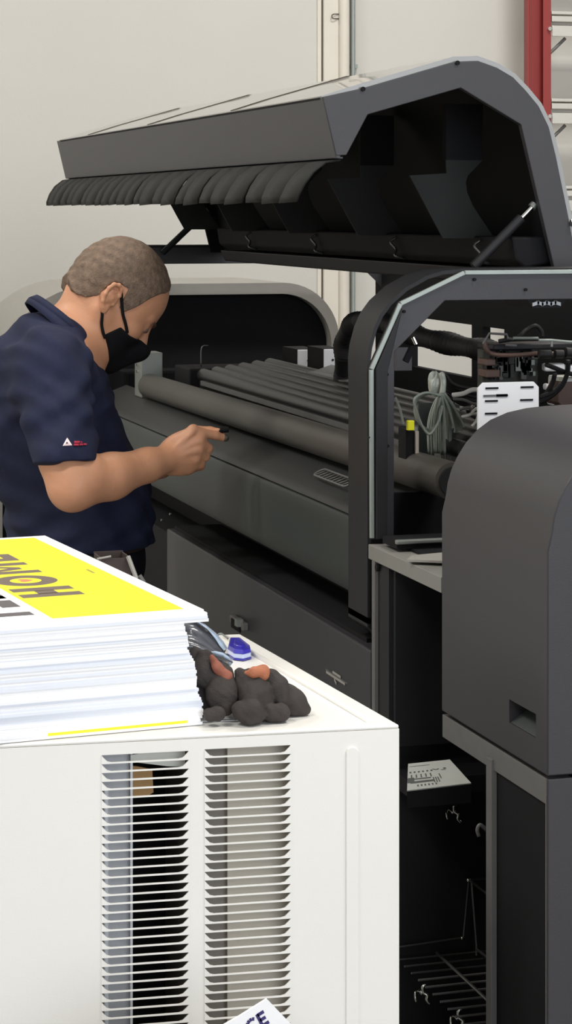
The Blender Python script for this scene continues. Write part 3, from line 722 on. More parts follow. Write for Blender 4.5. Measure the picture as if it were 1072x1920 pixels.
# inside: galvanised channel, black baffle, taupe panels
m = MB(); (a0, _), (a1, _) = F(150, 1600), F(249, 1600); fpr(m, [(a0, .06), (a1, .06), (a1, .975), (a0, .975)], .03, .034)
ch = m.build('inner_channel', 'galv', CB)
(a2, _), (a3, _) = F(199, 1600), F(209, 1600)
m = MB(); fpr(m, [(a2, .06), (a3, .06), (a3, .93), (a2, .93)], .026, .03); m.build('channel_highlight', 'silver', ch, bevel=.002)  # brighter strip put in as the channel's highlight
m = MB(); fpr(m, [(a1, .06), (a1+.003, .06), (a1+.003, .975), (a1, .975)], .022, .034); m.build('channel_edge', 'silver', ch)
m = MB(); (a4, _), (a5, _) = F(245, 1600), F(362, 1600); fpr(m, [(a4-.1, .06), (a5, .06), (a5, .975), (a4-.1, .975)], .22, .225); m.build('baffle', 'black', CB)
m = MB(); (a6, _), (a7, _) = F(362, 1600), F(434, 1600); fpr(m, [(a6, .06), (a7, .06), (a7, .975), (a6, .975)], .035, .22); m.build('inner_post', 'taupe_d', CB)
m = MB(); (a8, _) = F(600, 1600); fpr(m, [(a7, .06), (a8, .06), (a8, .975), (a7, .975)], .028, .22); m.build('inner_panel', 'taupe', CB)
for k in range(4):
    c = [FR+px*-.03+py*.03, FL-px*-.03+py*.03, BL+px*.04-py*.04, BR-px*.06-py*.04][k]
    MB().tube([(c.x, c.y, 0), (c.x, c.y, .05)], .02, 12).build('foot', 'black', CB, smooth='auto')
# papers and card inside the vent
def inner_sheet(pts, t0, name, matn, label, cat, th=.001):
    m = MB(); fpr(m, [F(u, v) for u, v in pts], t0, t0+th); return tag(m.build(name, matn), label, cat)
inner_sheet([(249, 1423), (300, 1414), (352, 1404), (352, 1445), (318, 1444), (262, 1437), (249, 1434)], .020, 'paper_sheet', 'paper', 'crumpled pale paper seen through the top slots of the left vent', 'paper')
inner_sheet([(249, 1445), (262, 1446), (291, 1452), (293, 1495), (280, 1503), (249, 1506)], .024, 'cardboard_piece', 'card', 'tan cardboard piece behind the upper slots of the left vent', 'cardboard', .003)

# ------------------------------------------------------------------ stack of printed boards on the cabinet
TH = .0038; N = 38
bxv = Vector((-.1147, .9934, 0)); axv = Vector((-.9934, -.1147, 0))
base = at(387, 1143, Z=1.0+TH*N); base.z = 0
def board(name, zi, off, mats, art=None, W=.46, L=.70, grp=None, label='', cat='sign', blue=0):
    m = MB()
    o = base+axv*off[0]+bxv*off[1]+Vector((0, 0, zi))
    m.prism([(0, 0), (W, 0), (W, L), (0, L)], o, axv, bxv, Vector((0, 0, 1)), TH*.97, blue)
    if art:
        for mi, poly, h in art:
            m.prism([(a, b) for a, b in poly], o+Vector((0, 0, TH*.97)), axv, bxv, Vector((0, 0, 1)), h, mi)
    return tag(m.build(name, mats), label, cat, grp)
def rect(a0, a1, b0, b1): return [(a0, b0), (a1, b0), (a1, b1), (a0, b1)]
def circ(a, b, ra, rb, n=40): return [(a+ra*math.cos(2*PI*i/n), b+rb*math.sin(2*PI*i/n)) for i in range(n)]
h1, h2, h3, h4 = .0001, .0002, .0003, .0004
heart = []
for i in range(40):
    t_ = 2*PI*i/40; hx = 16*math.sin(t_)**3; hy = 13*math.cos(t_)-5*math.cos(2*t_)-2*math.cos(3*t_)-math.cos(4*t_)
    heart.append((.1465+hy*.00075, .301+hx*.00075))
A0, A1 = .104, .188
art = [(1, rect(.022, .195, .013, .685), h1),
       (2, rect(A0, A1, .167, .193), h2), (2, rect(A0, A1, .214, .240), h2), (2, rect(.133, .160, .190, .216), h2),
       (2, circ(.1465, .300, .0435, .0435), h2), (1, circ(.1465, .300, .0215, .0215), h3), (3, heart, h4),
       (2, [(A0, .362), (A0, .384), (.162, .384), (.123, .398), (.123, .414), (.162, .434), (A0, .434), (A0, .457), (A1, .457), (A1, .432), (.140, .409), (A1, .386), (A1, .362)], h2),
       (2, [(A0, .476), (A0, .540), (.122, .540), (.122, .500), (.138, .500), (.138, .534), (.154, .534), (.154, .500), (.170, .500), (.170, .540), (A1, .540), (A1, .476)], h2),
       (4, rect(.208, .290, .047, .071), h2), (4, [(.208, .109), (.208, .161), (.290, .161), (.290, .109), (.245, .109), (.245, .127), (.232, .127), (.232, .109)], h2), (4, rect(.208, .290, .175, .197), h2),
       (4, rect(.208, .222, .175, .23), h2)]
for i in range(7): art.append((2, rect(.0385, .0425, .326+i*.005, .3292+i*.005), h2))
top_b = board('printed_sign', 1.0007+TH*(N-1), (.004, -.001), ['sheet', 'yellow', 'ink', 'heart', 'ink2'], art, label='yellow and white sign reading HOME lying on top of the stack', W=.46, L=.70)
prof_px = [(0, 388), (3, 387), (4, 342), (7, 347), (10, 352), (13, 349), (17, 364), (20, 367), (24, 364), (28, 373), (32, 379), (35, 379), (36, 373), (37, 375)]
rnd = random.Random(3)
src = None
for i in range(1, N):
    z = 1.0006+TH*(N-1-i)
    for (k0, u0), (k1, u1) in zip(prof_px, prof_px[1:]):
        if k0 <= i <= k1: u = u0+(u1-u0)*(i-k0)/(k1-k0)
    v = 1148+i*5.9
    if i <= 3: u = 387+rnd.random()*2
    dx = (387-u)/1475.
    dx += (rnd.random()-.5)*.003
    fy = -.002 - .001*i/N + (rnd.random()-.5)*.003
    if i == N-1:
        art_b = [(1, rect(.02, .21, -.0006, .3), -TH)]
        m = MB(); o_ = base+axv*dx+bxv*(fy-.004)+Vector((0, 0, z))
        m.prism(rect(0, .46, 0, .7), o_, axv, bxv, Vector((0, 0, 1)), TH*.97)
        tag(m.build('sign_board', ['sheet']), 'lowest white sign sheet resting directly on the cabinet top', 'sign')
        continue
    if i == N-2:
        m = MB(); o_ = base+axv*dx+bxv*(fy-.002)+Vector((0, 0, z))
        m.prism(rect(0, .46, 0, .7), o_, axv, bxv, Vector((0, 0, 1)), TH*.97)
        m.prism(rect(.018, .20, -.0012, .0), o_+Vector((0, 0, .0002)), axv, bxv, Vector((0, 0, 1)), TH*.86, 1)
        tag(m.build('sign_board', ['sheet', 'yellow']), 'sign sheet with a yellow front edge near the bottom of the stack', 'sign')
        continue
    if i <= 3: lab, g = 'white sign sheet overhanging just beneath the yellow HOME sign', 'overhanging sheets at the top of the stack'
    elif i < 20: lab, g = 'plain white sign sheet in the upper half of the stack set back beneath the overhang', 'sheets in the upper half of the stack'
    else: lab, g = 'plain white sign sheet in the lower half of the stack above the yellow edged one', 'sheets in the lower half of the stack'
    lab = lab.replace(',', '')
    if src is None:
        m = MB(); m.prism(rect(0, .46, 0, .7), base, axv, bxv, Vector((0, 0, 1)), TH*.97)
        o = m.build('sign_board', ['sheet']); src = o; src_b = None
        d2 = o.data.copy(); d2.materials[0] = M['sheet_b']
    else:
        o = src.copy(); C.objects.link(o)
        o.data = d2 if rnd.random() < .4 else src.data
    o.location = axv*dx+bxv*fy+Vector((0, 0, z))
    tag(o, lab, 'sign', g)

# ------------------------------------------------------------------ signed distance modelling (organic shapes)
class SDF:
    def __init__(s, lo, hi, res):
        s.lo = np.array(lo, float); s.res = res
        s.n = np.ceil((np.array(hi)-s.lo)/res).astype(int)+1
        s.a = np.full(s.n, .5, np.float32)
    def _sub(s, lo, hi):
        i0 = np.clip(np.floor((np.array(lo)-s.lo)/s.res).astype(int), 0, s.n-1); i1 = np.clip(np.ceil((np.array(hi)-s.lo)/s.res).astype(int)+1, 1, s.n)
        sl = tuple(slice(a, b) for a, b in zip(i0, i1))
        g = np.meshgrid(*[(s.lo[k]+s.res*np.arange(i0[k], i1[k])).astype(np.float32) for k in range(3)], indexing='ij')
        return sl, g
    def op(s, lo, hi, fn, k, mode='u', pad=None):
        pad = (.03+k) if pad is None else pad
        sl, g = s._sub(np.array(lo)-pad, np.array(hi)+pad)
        if 0 in s.a[sl].shape: return
        d = fn(*g).astype(np.float32); a = s.a[sl]
        if mode == 'u':
            h = np.maximum(k-np.abs(a-d), 0)/max(k, 1e-6); s.a[sl] = np.minimum(a, d)-h*h*k*.25
        elif mode == 's':
            d = -d; h = np.maximum(k-np.abs(a-d), 0)/max(k, 1e-6); s.a[sl] = np.maximum(a, d)+h*h*k*.25
        elif mode == 'i':
            h = np.maximum(k-np.abs(a-d), 0)/max(k, 1e-6); s.a[sl] = np.maximum(a, d)+h*h*k*.25
    def cap(s, p0, p1, r0, r1, k=.01, mode='u'):
        p0, p1 = np.array(p0, float), np.array(p1, float); rm = max(r0, r1)
        def fn(x, y, z):
            d = p1-p0; L = d@d+1e-12
            t = np.clip(((x-p0[0])*d[0]+(y-p0[1])*d[1]+(z-p0[2])*d[2])/L, 0, 1)
            return np.sqrt((x-p0[0]-t*d[0])**2+(y-p0[1]-t*d[1])**2+(z-p0[2]-t*d[2])**2)-(r0+(r1-r0)*t)
        s.op(np.minimum(p0, p1)-rm, np.maximum(p0, p1)+rm, fn, k, mode)
    def chain(s, pts, rs, k=.01, kj=.004):
        for i in range(len(pts)-1): s.cap(pts[i], pts[i+1], rs[i], rs[i+1], k if i == 0 else kj)
    def ell(s, c, r, axes=None, k=.01, mode='u'):
        c = np.array(c, float); r = np.array(r, float); A = np.eye(3) if axes is None else np.array([list(Vector(a).normalized()) for a in axes])
        ext = np.sqrt(((A*r[:, None])**2).sum(0))
        def fn(x, y, z):
            P_ = [A[i][0]*(x-c[0])+A[i][1]*(y-c[1])+A[i][2]*(z-c[2]) for i in range(3)]
            k0 = np.sqrt(sum((P_[i]/r[i])**2 for i in range(3))); k1 = np.sqrt(sum((P_[i]/r[i]**2)**2 for i in range(3)))+1e-6
            return k0*(k0-1)/k1
        s.op(c-ext, c+ext, fn, k, mode)
    def every(s, fn):
        sl, g = s._sub(s.lo, s.lo+s.res*(s.n+1)); s.a[sl] = fn(s.a[sl], *g)
    def mesh(s):
        a = s.a; a[0] = a[-1] = .5; a[:, 0] = a[:, -1] = .5; a[:, :, 0] = a[:, :, -1] = .5
        S = (a < 0).astype(np.uint8)
        cnt = sum(S[i:S.shape[0]-1+i, j:S.shape[1]-1+j, k:S.shape[2]-1+k] for i in (0, 1) for j in (0, 1) for k in (0, 1))
        ids = np.argwhere((cnt > 0) & (cnt < 8)); idx = np.full(cnt.shape, -1, np.int32)
        idx[ids[:, 0], ids[:, 1], ids[:, 2]] = np.arange(len(ids))
        acc = np.zeros((len(ids), 3)); num = np.zeros(len(ids))
        for ax_ in range(3):
            for b in (0, 1):
                for c in (0, 1):
                    o0 = [0, 0, 0]; o0[(ax_+1) % 3] = b; o0[(ax_+2) % 3] = c; o1 = list(o0); o1[ax_] = 1
                    v0 = a[ids[:, 0]+o0[0], ids[:, 1]+o0[1], ids[:, 2]+o0[2]]; v1 = a[ids[:, 0]+o1[0], ids[:, 1]+o1[1], ids[:, 2]+o1[2]]
                    mk = (v0 < 0) != (v1 < 0); t = np.where(mk, v0/(v0-v1+1e-12*(~mk)+(v0 == v1)), 0)
                    pt = np.tile(np.array(o0, float), (len(ids), 1)); pt[:, ax_] = t
                    acc += pt*mk[:, None]; num += mk
        V = (ids+acc/num[:, None])*s.res+s.lo
        F_ = []
        for ax_ in range(3):
            sl0 = [slice(None)]*3; sl1 = [slice(None)]*3; sl0[ax_] = slice(0, -1); sl1[ax_] = slice(1, None)
            D = S[tuple(sl0)].astype(np.int8)-S[tuple(sl1)].astype(np.int8)
            e = np.argwhere(D != 0); sg = D[e[:, 0], e[:, 1], e[:, 2]]
            b, c = (ax_+1) % 3, (ax_+2) % 3
            ok = (e[:, b] > 0) & (e[:, c] > 0) & (e[:, b] < cnt.shape[b]) & (e[:, c] < cnt.shape[c]); e = e[ok]; sg = sg[ok]
            q = []
            for db, dc in ((-1, -1), (0, -1), (0, 0), (-1, 0)):
                f = e.copy(); f[:, b] += db; f[:, c] += dc; q.append(idx[f[:, 0], f[:, 1], f[:, 2]])
            q = np.stack(q, 1); q[sg < 0] = q[sg < 0][:, ::-1]; F_.append(q)
        return V, np.concatenate(F_)
    def obj(s, name, matn, parent, smooth=2, extra=()):
        V, F_ = s.mesh()
        for e in extra:
            V2, F2 = e.mesh(); F_ = np.concatenate([F_, F2+len(V)]); V = np.concatenate([V, V2])
        me = bpy.data.meshes.new(name); me.vertices.add(len(V)); me.vertices.foreach_set('co', V.astype(np.float32).ravel())
        me.loops.add(F_.size); me.loops.foreach_set('vertex_index', F_.astype(np.int32).ravel())
        me.polygons.add(len(F_)); me.polygons.foreach_set('loop_start', np.arange(0, F_.size, 4, dtype=np.int32)); me.polygons.foreach_set('loop_total', np.full(len(F_), 4, np.int32))
        me.update(calc_edges=True); me.validate()
        me.polygons.foreach_set('use_smooth', [True]*len(me.polygons))
        for m_ in (matn if isinstance(matn, list) else [matn]): me.materials.append(M[m_])
        o = bpy.data.objects.new(name, me); C.objects.link(o)
        if parent is not None: o.parent = parent; o.matrix_parent_inverse = Matrix.Translation(-parent_loc(parent))
        if smooth:
            c = o.modifiers.new('sm', 'SMOOTH'); c.iterations = smooth; c.factor = .5
        return o
    def val(s, p):
        i = np.clip(np.round((np.array(p)-s.lo)/s.res).astype(int), 0, s.n-1); return float(s.a[tuple(i)])
    def hit(s, p, d, step=.001, n=400):
        p = Vector(p); d = Vector(d).normalized()
        for _ in range(n):
            if s.val(p) < 0: return p
            p = p+d*step
        return p

# ------------------------------------------------------------------ the person
YP = 4.45
def W(u, v, y=YP): return at(u, v, Y=y)
MAN = thing('person', 'person in a navy polo shirt and black face mask bending over the machine', 'person', (.85, YP, 0))
Hc = W(222, 553)
pt_ = math.radians(44)
hf = Vector((math.cos(pt_), 0, -math.sin(pt_))); hu = Vector((math.sin(pt_), 0, math.cos(pt_))); hs_ = Vector((0, -1, 0))
yw = math.radians(4); Rz = Matrix.Rotation(yw, 3, 'Z'); hf = Rz@hf; hu = Rz@hu; hs_ = Rz@hs_
def Hd(f, u, s=0): return Hc+hf*f+hu*u+hs_*s
AX = (hf, hu, hs_)
RES = .0028
B = SDF((.50, 3.92, .93), (1.16, 4.80, 1.61), RES)
def build_head(B, g=0.0, base_only=False):
    B.ell(Hd(-.010, .022), (.096+g, .090+g, .077+g), AX, .01)
    B.ell(Hd(-.045, -.005), (.062+g, .070+g, .064+g), AX, .02)
    B.ell(Hd(.030, .010), (.062+g, .078+g, .068+g), AX, .02)          # forehead
    B.ell(Hd(.030, -.050), (.056+g, .070+g, .058+g), AX, .025)        # mid face
    B.ell(Hd(.040, -.095), (.044+g, .030+g, .040+g), AX, .025)        # chin / jaw
    for s in (-1, 1):
        B.cap(Hd(-.005, -.060, s*.052), Hd(.045, -.100, s*.022), .018+g, .016+g, .025)   # jaw line
        B.ell(Hd(.055, -.040, s*.036), (.024+g, .020+g, .022+g), AX, .015)   # cheekbone
build_head(B)
for s in (-1, 1): B.cap(Hd(.082, .004, s*.010), Hd(.070, .003, s*.046), .009, .008, .012)     # brow ridge
B.cap(Hd(.088, -.008), Hd(.108, -.046), .0085, .0125, .012)
B.ell(Hd(.098, -.050, .011), (.012, .008, .008), AX, .006); B.ell(Hd(.098, -.050, -.011), (.012, .008, .008), AX, .006)
for s in (-1, 1):
    B.ell(Hd(.092, -.016, s*.034), (.016, .012, .017), AX, .010, 's')
    B.ell(Hd(.074, -.017, s*.033), (.012, .011, .013), AX, .004)
    B.cap(Hd(.084, -.008, s*.024), Hd(.078, -.010, s*.046), .0035, .003, .004)
# ears, modelled finer and merged into the body mesh
EARS = []
for s in (-1, 1):
    ea = (hu*.97+hf*-.24).normalized(); eb = (hf*.97+hu*.24).normalized(); en = hs_*s
    en = (en+eb*.28).normalized(); eb = (eb-en*eb.dot(en)).normalized(); ea = eb.cross(en) if eb.cross(en).dot(ea) > 0 else en.cross(eb)
    ec = Hd(-.026, -.028, s*.079)
    E_ = SDF(tuple(ec-Vector((.042, .03, .042))), tuple(ec+Vector((.042, .03, .042))), .0013)
    def ep(a_, b_, n_): return ec+ea*a_+eb*b_+en*n_
    E_.ell(ep(.002, 0, -.004), (.0175, .029, .0075), (eb, ea, en), .004)
    rim_ = [ep(-.004, .013, -.002), ep(.012, .015, .001), ep(.024, .010, .004), ep(.029, .0, .005), ep(.025, -.011, .005), ep(.014, -.017, .005), ep(.0, -.0175, .004), ep(-.014, -.0135, .002), ep(-.024, -.006, .0)]
    E_.chain(rim_, [.0035, .0036, .0038, .004, .004, .0038, .0036, .0038, .005], .004, .003)
    E_.ell(ep(-.025, .001, -.001), (.0085, .0105, .006), (eb, ea, en), .004)
    E_.ell(ep(.000, .001, .006), (.0095, .0165, .0085), (eb, ea, en), .003, 's')
    E_.ell(ep(.017, -.001, .006), (.009, .0055, .005), (eb, ea, en), .003, 's')
    E_.chain([ep(.016, .004, .002), ep(.012, -.006, .003), ep(.0, -.0115, .003), ep(-.013, -.007, .001)], [.0018, .0024, .0026, .003], .003, .002)
    E_.cap(ep(-.002, .0125, .0), ep(-.010, .011, .002), .0042, .0036, .003)
    E_.cap(ep(0, 0, -.008), ep(0, .002, -.022), .016, .017, .006)
    EARS.append(E_)
# neck
B.cap(Hd(-.036, -.048), W(128, 634), .045, .064, .03)
B.cap(Hd(-.026, -.045), W(150, 628), .046, .055, .03)
B.cap(Hd(-.02, -.055, .055), W(172, 655, YP-.03), .016, .014, .02)                       # neck tendon
# trunk (under the shirt)
B.ell(W(90, 680), (.10, .17, .09), None, .04); B.ell(W(92, 770), (.11, .16, .14), None, .04); B.ell(W(150, 950), (.115, .15, .14), None, .05)
# right arm
sh_, el, wr = W(92, 690, 4.27), W(133, 915, 4.10), W(322, 862, 4.20)
B.cap(sh_, W(124, 860, 4.13), .056, .050, .03)
B.cap(W(124, 860, 4.13), W(137, 912, 4.105), .047, .042, .02)
B.cap(W(137, 905, 4.105), W(128, 925, 4.10), .038, .026, .02)
B.cap(W(140, 912, 4.105), W(208, 893, 4.135), .042, .043, .02)
B.cap(W(208, 893, 4.135), W(275, 872, 4.17), .042, .031, .015)
B.cap(W(275, 872, 4.17), W(322, 858, 4.20), .031, .0255, .015)
B.cap(W(170, 884, 4.10), W(120, 905, 4.11), .02, .02, .03)
# right hand
yh = 4.20
hx = (W(360, 835, yh)-W(322, 862, yh)).normalized(); hz = Vector((-hx.z, 0, hx.x))
B.ell(W(345, 846, yh+.004), (.044, .037, .017), (hx, hz, (0, 1, 0)), .018)
B.ell(W(335, 852, yh+.008), (.034, .034, .020), (hx, hz, (0, 1, 0)), .02)
def finger(pts, rs, k=.010): B.chain([W(u, v, y) for u, v, y in pts], rs, k, .003)
finger([(344, 822, yh-.004), (362, 806, yh-.010), (380, 812, yh-.008), (404, 816, yh-.004), (422, 822, yh+.002)], [.0125, .0108, .0095, .0086, .0068])
finger([(348, 832, yh-.006), (374, 826, yh-.014), (390, 841, yh-.002), (384, 850, yh+.022), (366, 850, yh+.034)], [.0125, .0110, .0098, .0088, .0075])
finger([(347, 845, yh-.006), (372, 843, yh-.013), (385, 856, yh+.000), (378, 864, yh+.022), (360, 862, yh+.034)], [.0122, .0105, .0092, .0082, .0072])
finger([(344, 858, yh-.002), (366, 860, yh-.008), (376, 870, yh+.004), (369, 876, yh+.022), (354, 872, yh+.032)], [.0115, .0095, .0084, .0076, .0066])
B.cap(W(320, 868, yh+.01), W(352, 874, yh+.012), .019, .0155, .015)
for (u0, v0, u1, v1) in ((330, 838, 360, 812), (330, 848, 368, 828), (330, 856, 366, 845)):
    B.cap(W(u0, v0, yh-.016), W(u1, v1, yh-.020), .0022, .003, .008)                 # tendons
finger([(328, 850, yh+.022), (346, 822, yh+.034), (370, 810, yh+.038), (394, 810, yh+.030), (414, 812, yh+.016)], [.017, .0145, .012, .0108, .0085])
# left arm reaching forward on the far side
B.cap(W(110, 690, 4.63), W(150, 890, 4.70), .052, .044, .03)
B.cap(W(150, 890, 4.70), W(300, 872, 4.42), .040, .028, .015)
B.ell(W(335, 862, 4.36), (.044, .02, .032), ((.9, -.35, .1), (.35, .9, 0), (0, 0, 1)), .02)
for q in range(4):
    B.chain([W(345, 846+q*9, 4.345), W(368, 842+q*9, 4.31), W(376, 850+q*8, 4.285), W(368, 856+q*7, 4.272)], [.010, .0095, .0088, .0075], .008, .003)
B.chain([W(330, 852, 4.35), W(352, 836, 4.31), W(374, 832, 4.285)], [.013, .011, .0095], .012, .003)
body = B.obj('body', 'skin', MAN, 1, EARS)

# hair: close-cropped shell over the scalp
Hm = SDF(tuple(Hc-Vector((.17, .13, .17))), tuple(Hc+Vector((.17, .13, .17))), .0022)
build_head(Hm, .0035)
Hm.cap(Hd(-.036, -.048), Hd(-.058, -.078), .0485, .052, .03)
pf = [-.2, -.10, -.082, -.070, -.061, -.042, -.030, -.022, -.008, .006, .012, .018, .032, .046, .054, .062, .075, .2]
pu = [.0, -.028, -.042, -.050, -.050, -.040, -.026, .008, .026, .030, .010, -.010, -.012, .022, .048, .066, .078, .08]
def cut_hair(a, x, y, z):
    dx, dy, dz = x-Hc.x, y-Hc.y, z-Hc.z
    f = dx*hf.x+dy*hf.y+dz*hf.z; u = dx*hu.x+dy*hu.y+dz*hu.z; s = np.abs(dx*hs_.x+dy*hs_.y+dz*hs_.z)
    q_ = np.where(f < -.02, 1.0, s/.07); f = f+.016*q_; u = u+.018*q_
    um = np.interp(f, pf, pu)
    um = np.where(f > .03, um+.0*(s), um)
    um = um+np.clip(.055-s, 0, .05)*np.where(f > .02, .45, np.where(f < -.04, .12, 0))
    nz = .0005*np.sin(x*420+3*np.sin(z*190))*np.sin(z*380+2*np.sin(y*260))+.0006*np.sin(x*170+z*230+y*90)
    edge = .0015*np.sin(f*260)*np.sin(s*190)
    return np.maximum(a+nz, (um+edge-u)*.8)
Hm.every(cut_hair)
for s in (-1, 1): Hm.ell(Hd(-.022, -.028, s*.082), (.0235, .0355, .03), ((hf*.97+hu*.22).normalized(), (hu*.97+hf*-.22).normalized(), hs_), .003, 's')
hair = Hm.obj('hair', 'hair', MAN, 1)

# face mask
Mk = SDF(tuple(Hc-Vector((.05, .12, .20))), tuple(Hc+Vector((.17, .12, .06))), .0022)
build_head(Mk, .005)
Mk.cap(Hd(.084, -.020), Hd(.106, -.050), .013, .019, .02); Mk.cap(Hd(.106, -.050), Hd(.085, -.115), .019, .017, .03)
def cut_mask(a, x, y, z):
    dx, dy, dz = x-Hc.x, y-Hc.y, z-Hc.z
    f = dx*hf.x+dy*hf.y+dz*hf.z; u = dx*hu.x+dy*hu.y+dz*hu.z; s = np.abs(dx*hs_.x+dy*hs_.y+dz*hs_.z)
    f = f+.012*s/.07; u = u+.014*s/.07
    top_ = np.interp(f, [.0, .045, .07, .10, .2], [-.050, -.041, -.041, -.033, -.029])
    back = np.interp(u, [-.16, -.12, -.075, -.04, 0], [.012, .012, .030, .045, .055])
    return np.maximum(np.maximum(a, (u-top_)), (back-f))
Mk.every(cut_mask)
mask = Mk.obj('face_mask', 'mask', MAN, 1)
def strap(pts):
    out = []
    for u, v in pts:
        p = W(u, v, 4.28); h = B.hit(p, (S_+(u-536)/FPX*C_, C_-(u-536)/FPX*S_, -(v-395)/FPX)); out.append(h+Vector((0, -.003, 0)))
    A = bez(out, 5); m = MB(); m.tube(A, .0032, 10); return m.build('ear_loop', 'mask', mask, smooth=True)
strap([(226, 543), (227, 552), (228, 570), (230, 590), (235, 608), (238, 624)])
strap([(191, 577), (191, 592), (190, 608), (193, 624), (197, 634)])

# eyes and brows
for s in (-1, 1):
    e = blob('eye', Hd(.0765, -.0165, s*.033), (.0115, .0115, .0115), 'eye_white', MAN, 0, 1, 12)
    blob('iris', Hd(.0825, -.0185, s*.0335), (.0062, .0062, .0062), 'eye_dark', e, 0, 1, 10)
    MB().tube(bez([Hd(.094, -.0015, s*.014), Hd(.092, .004, s*.028), Hd(.082, .003, s*.044)], 5), [.002]+[.0034]*9+[.0016], 8, flat=.8).build('eyebrow', 'brow', MAN, smooth=True)

# polo shirt
T = SDF((.40, 4.02, .93), (1.12, 4.84, 1.56), .0034)
T.ell(W(152, 1008), (.135, .185, .12), None, .03)
T.ell(W(152, 945), (.142, .188, .15), None, .05)
T.ell(W(86, 800), (.142, .190, .17), None, .06)
T.ell(W(72, 708), (.118, .200, .108), None, .05)
T.ell(W(97, 628), (.064, .110, .046), None, .05)
T.ell(W(118, 640), (.062, .075, .05), ((.75, 0, .66), (0, 1, 0), (-.66, 0, .75)), .03)
for (y0, y1, u0, u1) in ((4.27, 4.12, 92, 122), (4.63, 4.70, 110, 150)):
    T.cap(W(u0, 690, y0), W(u1, 868 if y0 < 4.5 else 830, y1), .076, .061, .05)
# sleeve hem cut
hp0 = W(124, 868, 4.12); hd_ = (W(124, 868, 4.12)-W(92, 690, 4.27)); hd_.y *= .3; hd_ = (hd_.normalized()+Vector((-.02, 0, -.15))).normalized()
def cut_shirt(a, x, y, z):
    pl_ = (x-hp0.x)*hd_.x+(y-hp0.y)*hd_.y+(z-hp0.z)*hd_.z
    near = (y < 4.235) & (pl_ > -.01) & (z > 1.03) & (z < 1.19)
    a = np.where(near & (y < 4.225), np.maximum(a, pl_), a)
    w = .0030*np.sin(38*(x*.6+z)+6*np.sin(9*y)+3*np.sin(14*x))+.0022*np.sin(70*(x-z*.6)+4*np.sin(22*z))+.0016*np.sin(110*(z+.4*x)+5*np.sin(18*x+9*y))
    a = a+w*1.15
    # crease between sleeve and chest
    return np.maximum(a, .985-z)
T.every(cut_shirt)
T.cap(W(187, 700, 4.20), W(172, 800, 4.17), .006, .007, .012, 's')
shirt = T.obj('polo_shirt', 'navy', MAN, 2)
# collar: folded cone round the neck
def ringpts(c, n1, n2, r1, r2, n=40): return [c+n1*(r1*math.cos(2*PI*i/n))+n2*(r2*math.sin(2*PI*i/n)) for i in range(n)]
ca = (W(175, 652)-W(66, 558)).normalized(); cn = Vector((0, -1, 0))
up = Vector((-ca.z, 0, ca.x))
if up.z < 0: up = -up
rt = ringpts(W(121, 603), ca, cn, .0765, .082)
rt = [p+up*(.004 if True else 0) for p in rt]
rm_ = ringpts(W(118, 612), ca, cn, .088, .096)
rb_ = [p-up*(.010*math.cos(2*PI*i/40)) for i, p in enumerate(ringpts(W(112, 634), ca, cn, .097, .112))]
ri_ = ringpts(W(119, 616), ca, cn, .070, .074)
m = MB(); m.strip(ri_, rt, 0, True); m.strip(rt, rm_, 0, True); m.strip(rm_, rb_, 0, True)
m.build('collar', 'navy', shirt, smooth=True, solid=.004)
# sleeve logo: pale triangle outline with a red word-like bar
def on_shirt(u, v):
    p = W(u, v, 3.98); return T.hit(p, (S_, C_, -(v-395)/FPX), .0008, 600)
def patch(poly, name, matn, lift=.004):
    ps_ = [on_shirt(u, v)+Vector((0, -lift, 0)) for u, v in poly]
    m = MB(); m.add(ps_, [tuple(range(len(ps_)))]); return m.build(name, matn, shirt, solid=.001)
tri = [(114.5, 820.5), (125, 834.5), (107.5, 835.5)]; tin = [(114.8, 827), (118.2, 831.3), (112.6, 831.6)]
for i in range(3):
    j = (i+1) % 3
    lg = patch([tri[i], tri[j], tin[j], tin[i]], 'sleeve_logo', 'logo_w')
for (u0, u1, v0, v1) in ((128, 138, 826.5, 830), (139.5, 143, 827, 830), (128, 137, 831.5, 835), (138.5, 144, 831.5, 834.6), (145.5, 151, 831, 834)):
    patch([(u0, v0), (u1, v0+.3), (u1, v1), (u0, v1)], 'sleeve_logo', 'logo_r')
# trousers, belt, shoes
G = SDF((.60, 4.2, .03), (1.10, 4.72, 1.06), .009)
G.ell(W(150, 1010)+Vector((0, 0, -.04)), (.130, .178, .13), None, .03)
for s in (-1, 1):
    hip = Vector((.82, YP+s*.09, .93)); kn = Vector((.90, YP+s*.11, .50)); an = Vector((.82, YP+s*.12, .09))
    G.cap(hip, kn, .098, .070, .04); G.cap(kn, an, .068, .055, .02)
G.every(lambda a, x, y, z: np.maximum(np.maximum(a, z-.992), .05-z))
G.obj('trousers', 'trouser', MAN, 1)
bl = ringpts(W(150, 1010)+Vector((0, 0, .012)), Vector((1, 0, 0)), Vector((0, 1, 0)), .130, .178, 48); c2 = [p+Vector((0, 0, -.022)) for p in bl]
MB().strip(bl, c2, 0, True).build('belt', 'belt', MAN, smooth=True, solid=.004)
for s in (-1, 1):
    Sx = SDF((.70, YP+s*.12-.08, -.01), (1.05, YP+s*.12+.08, .16), .006)
    Sx.ell((.86, YP+s*.12, .045), (.14, .048, .042), None, .02); Sx.cap((.81, YP+s*.12, .05), (.82, YP+s*.12, .10), .045, .045, .02)
    Sx.every(lambda a, x, y, z: np.maximum(a, .004-z)); Sx.obj('shoe', 'black', MAN, 1)
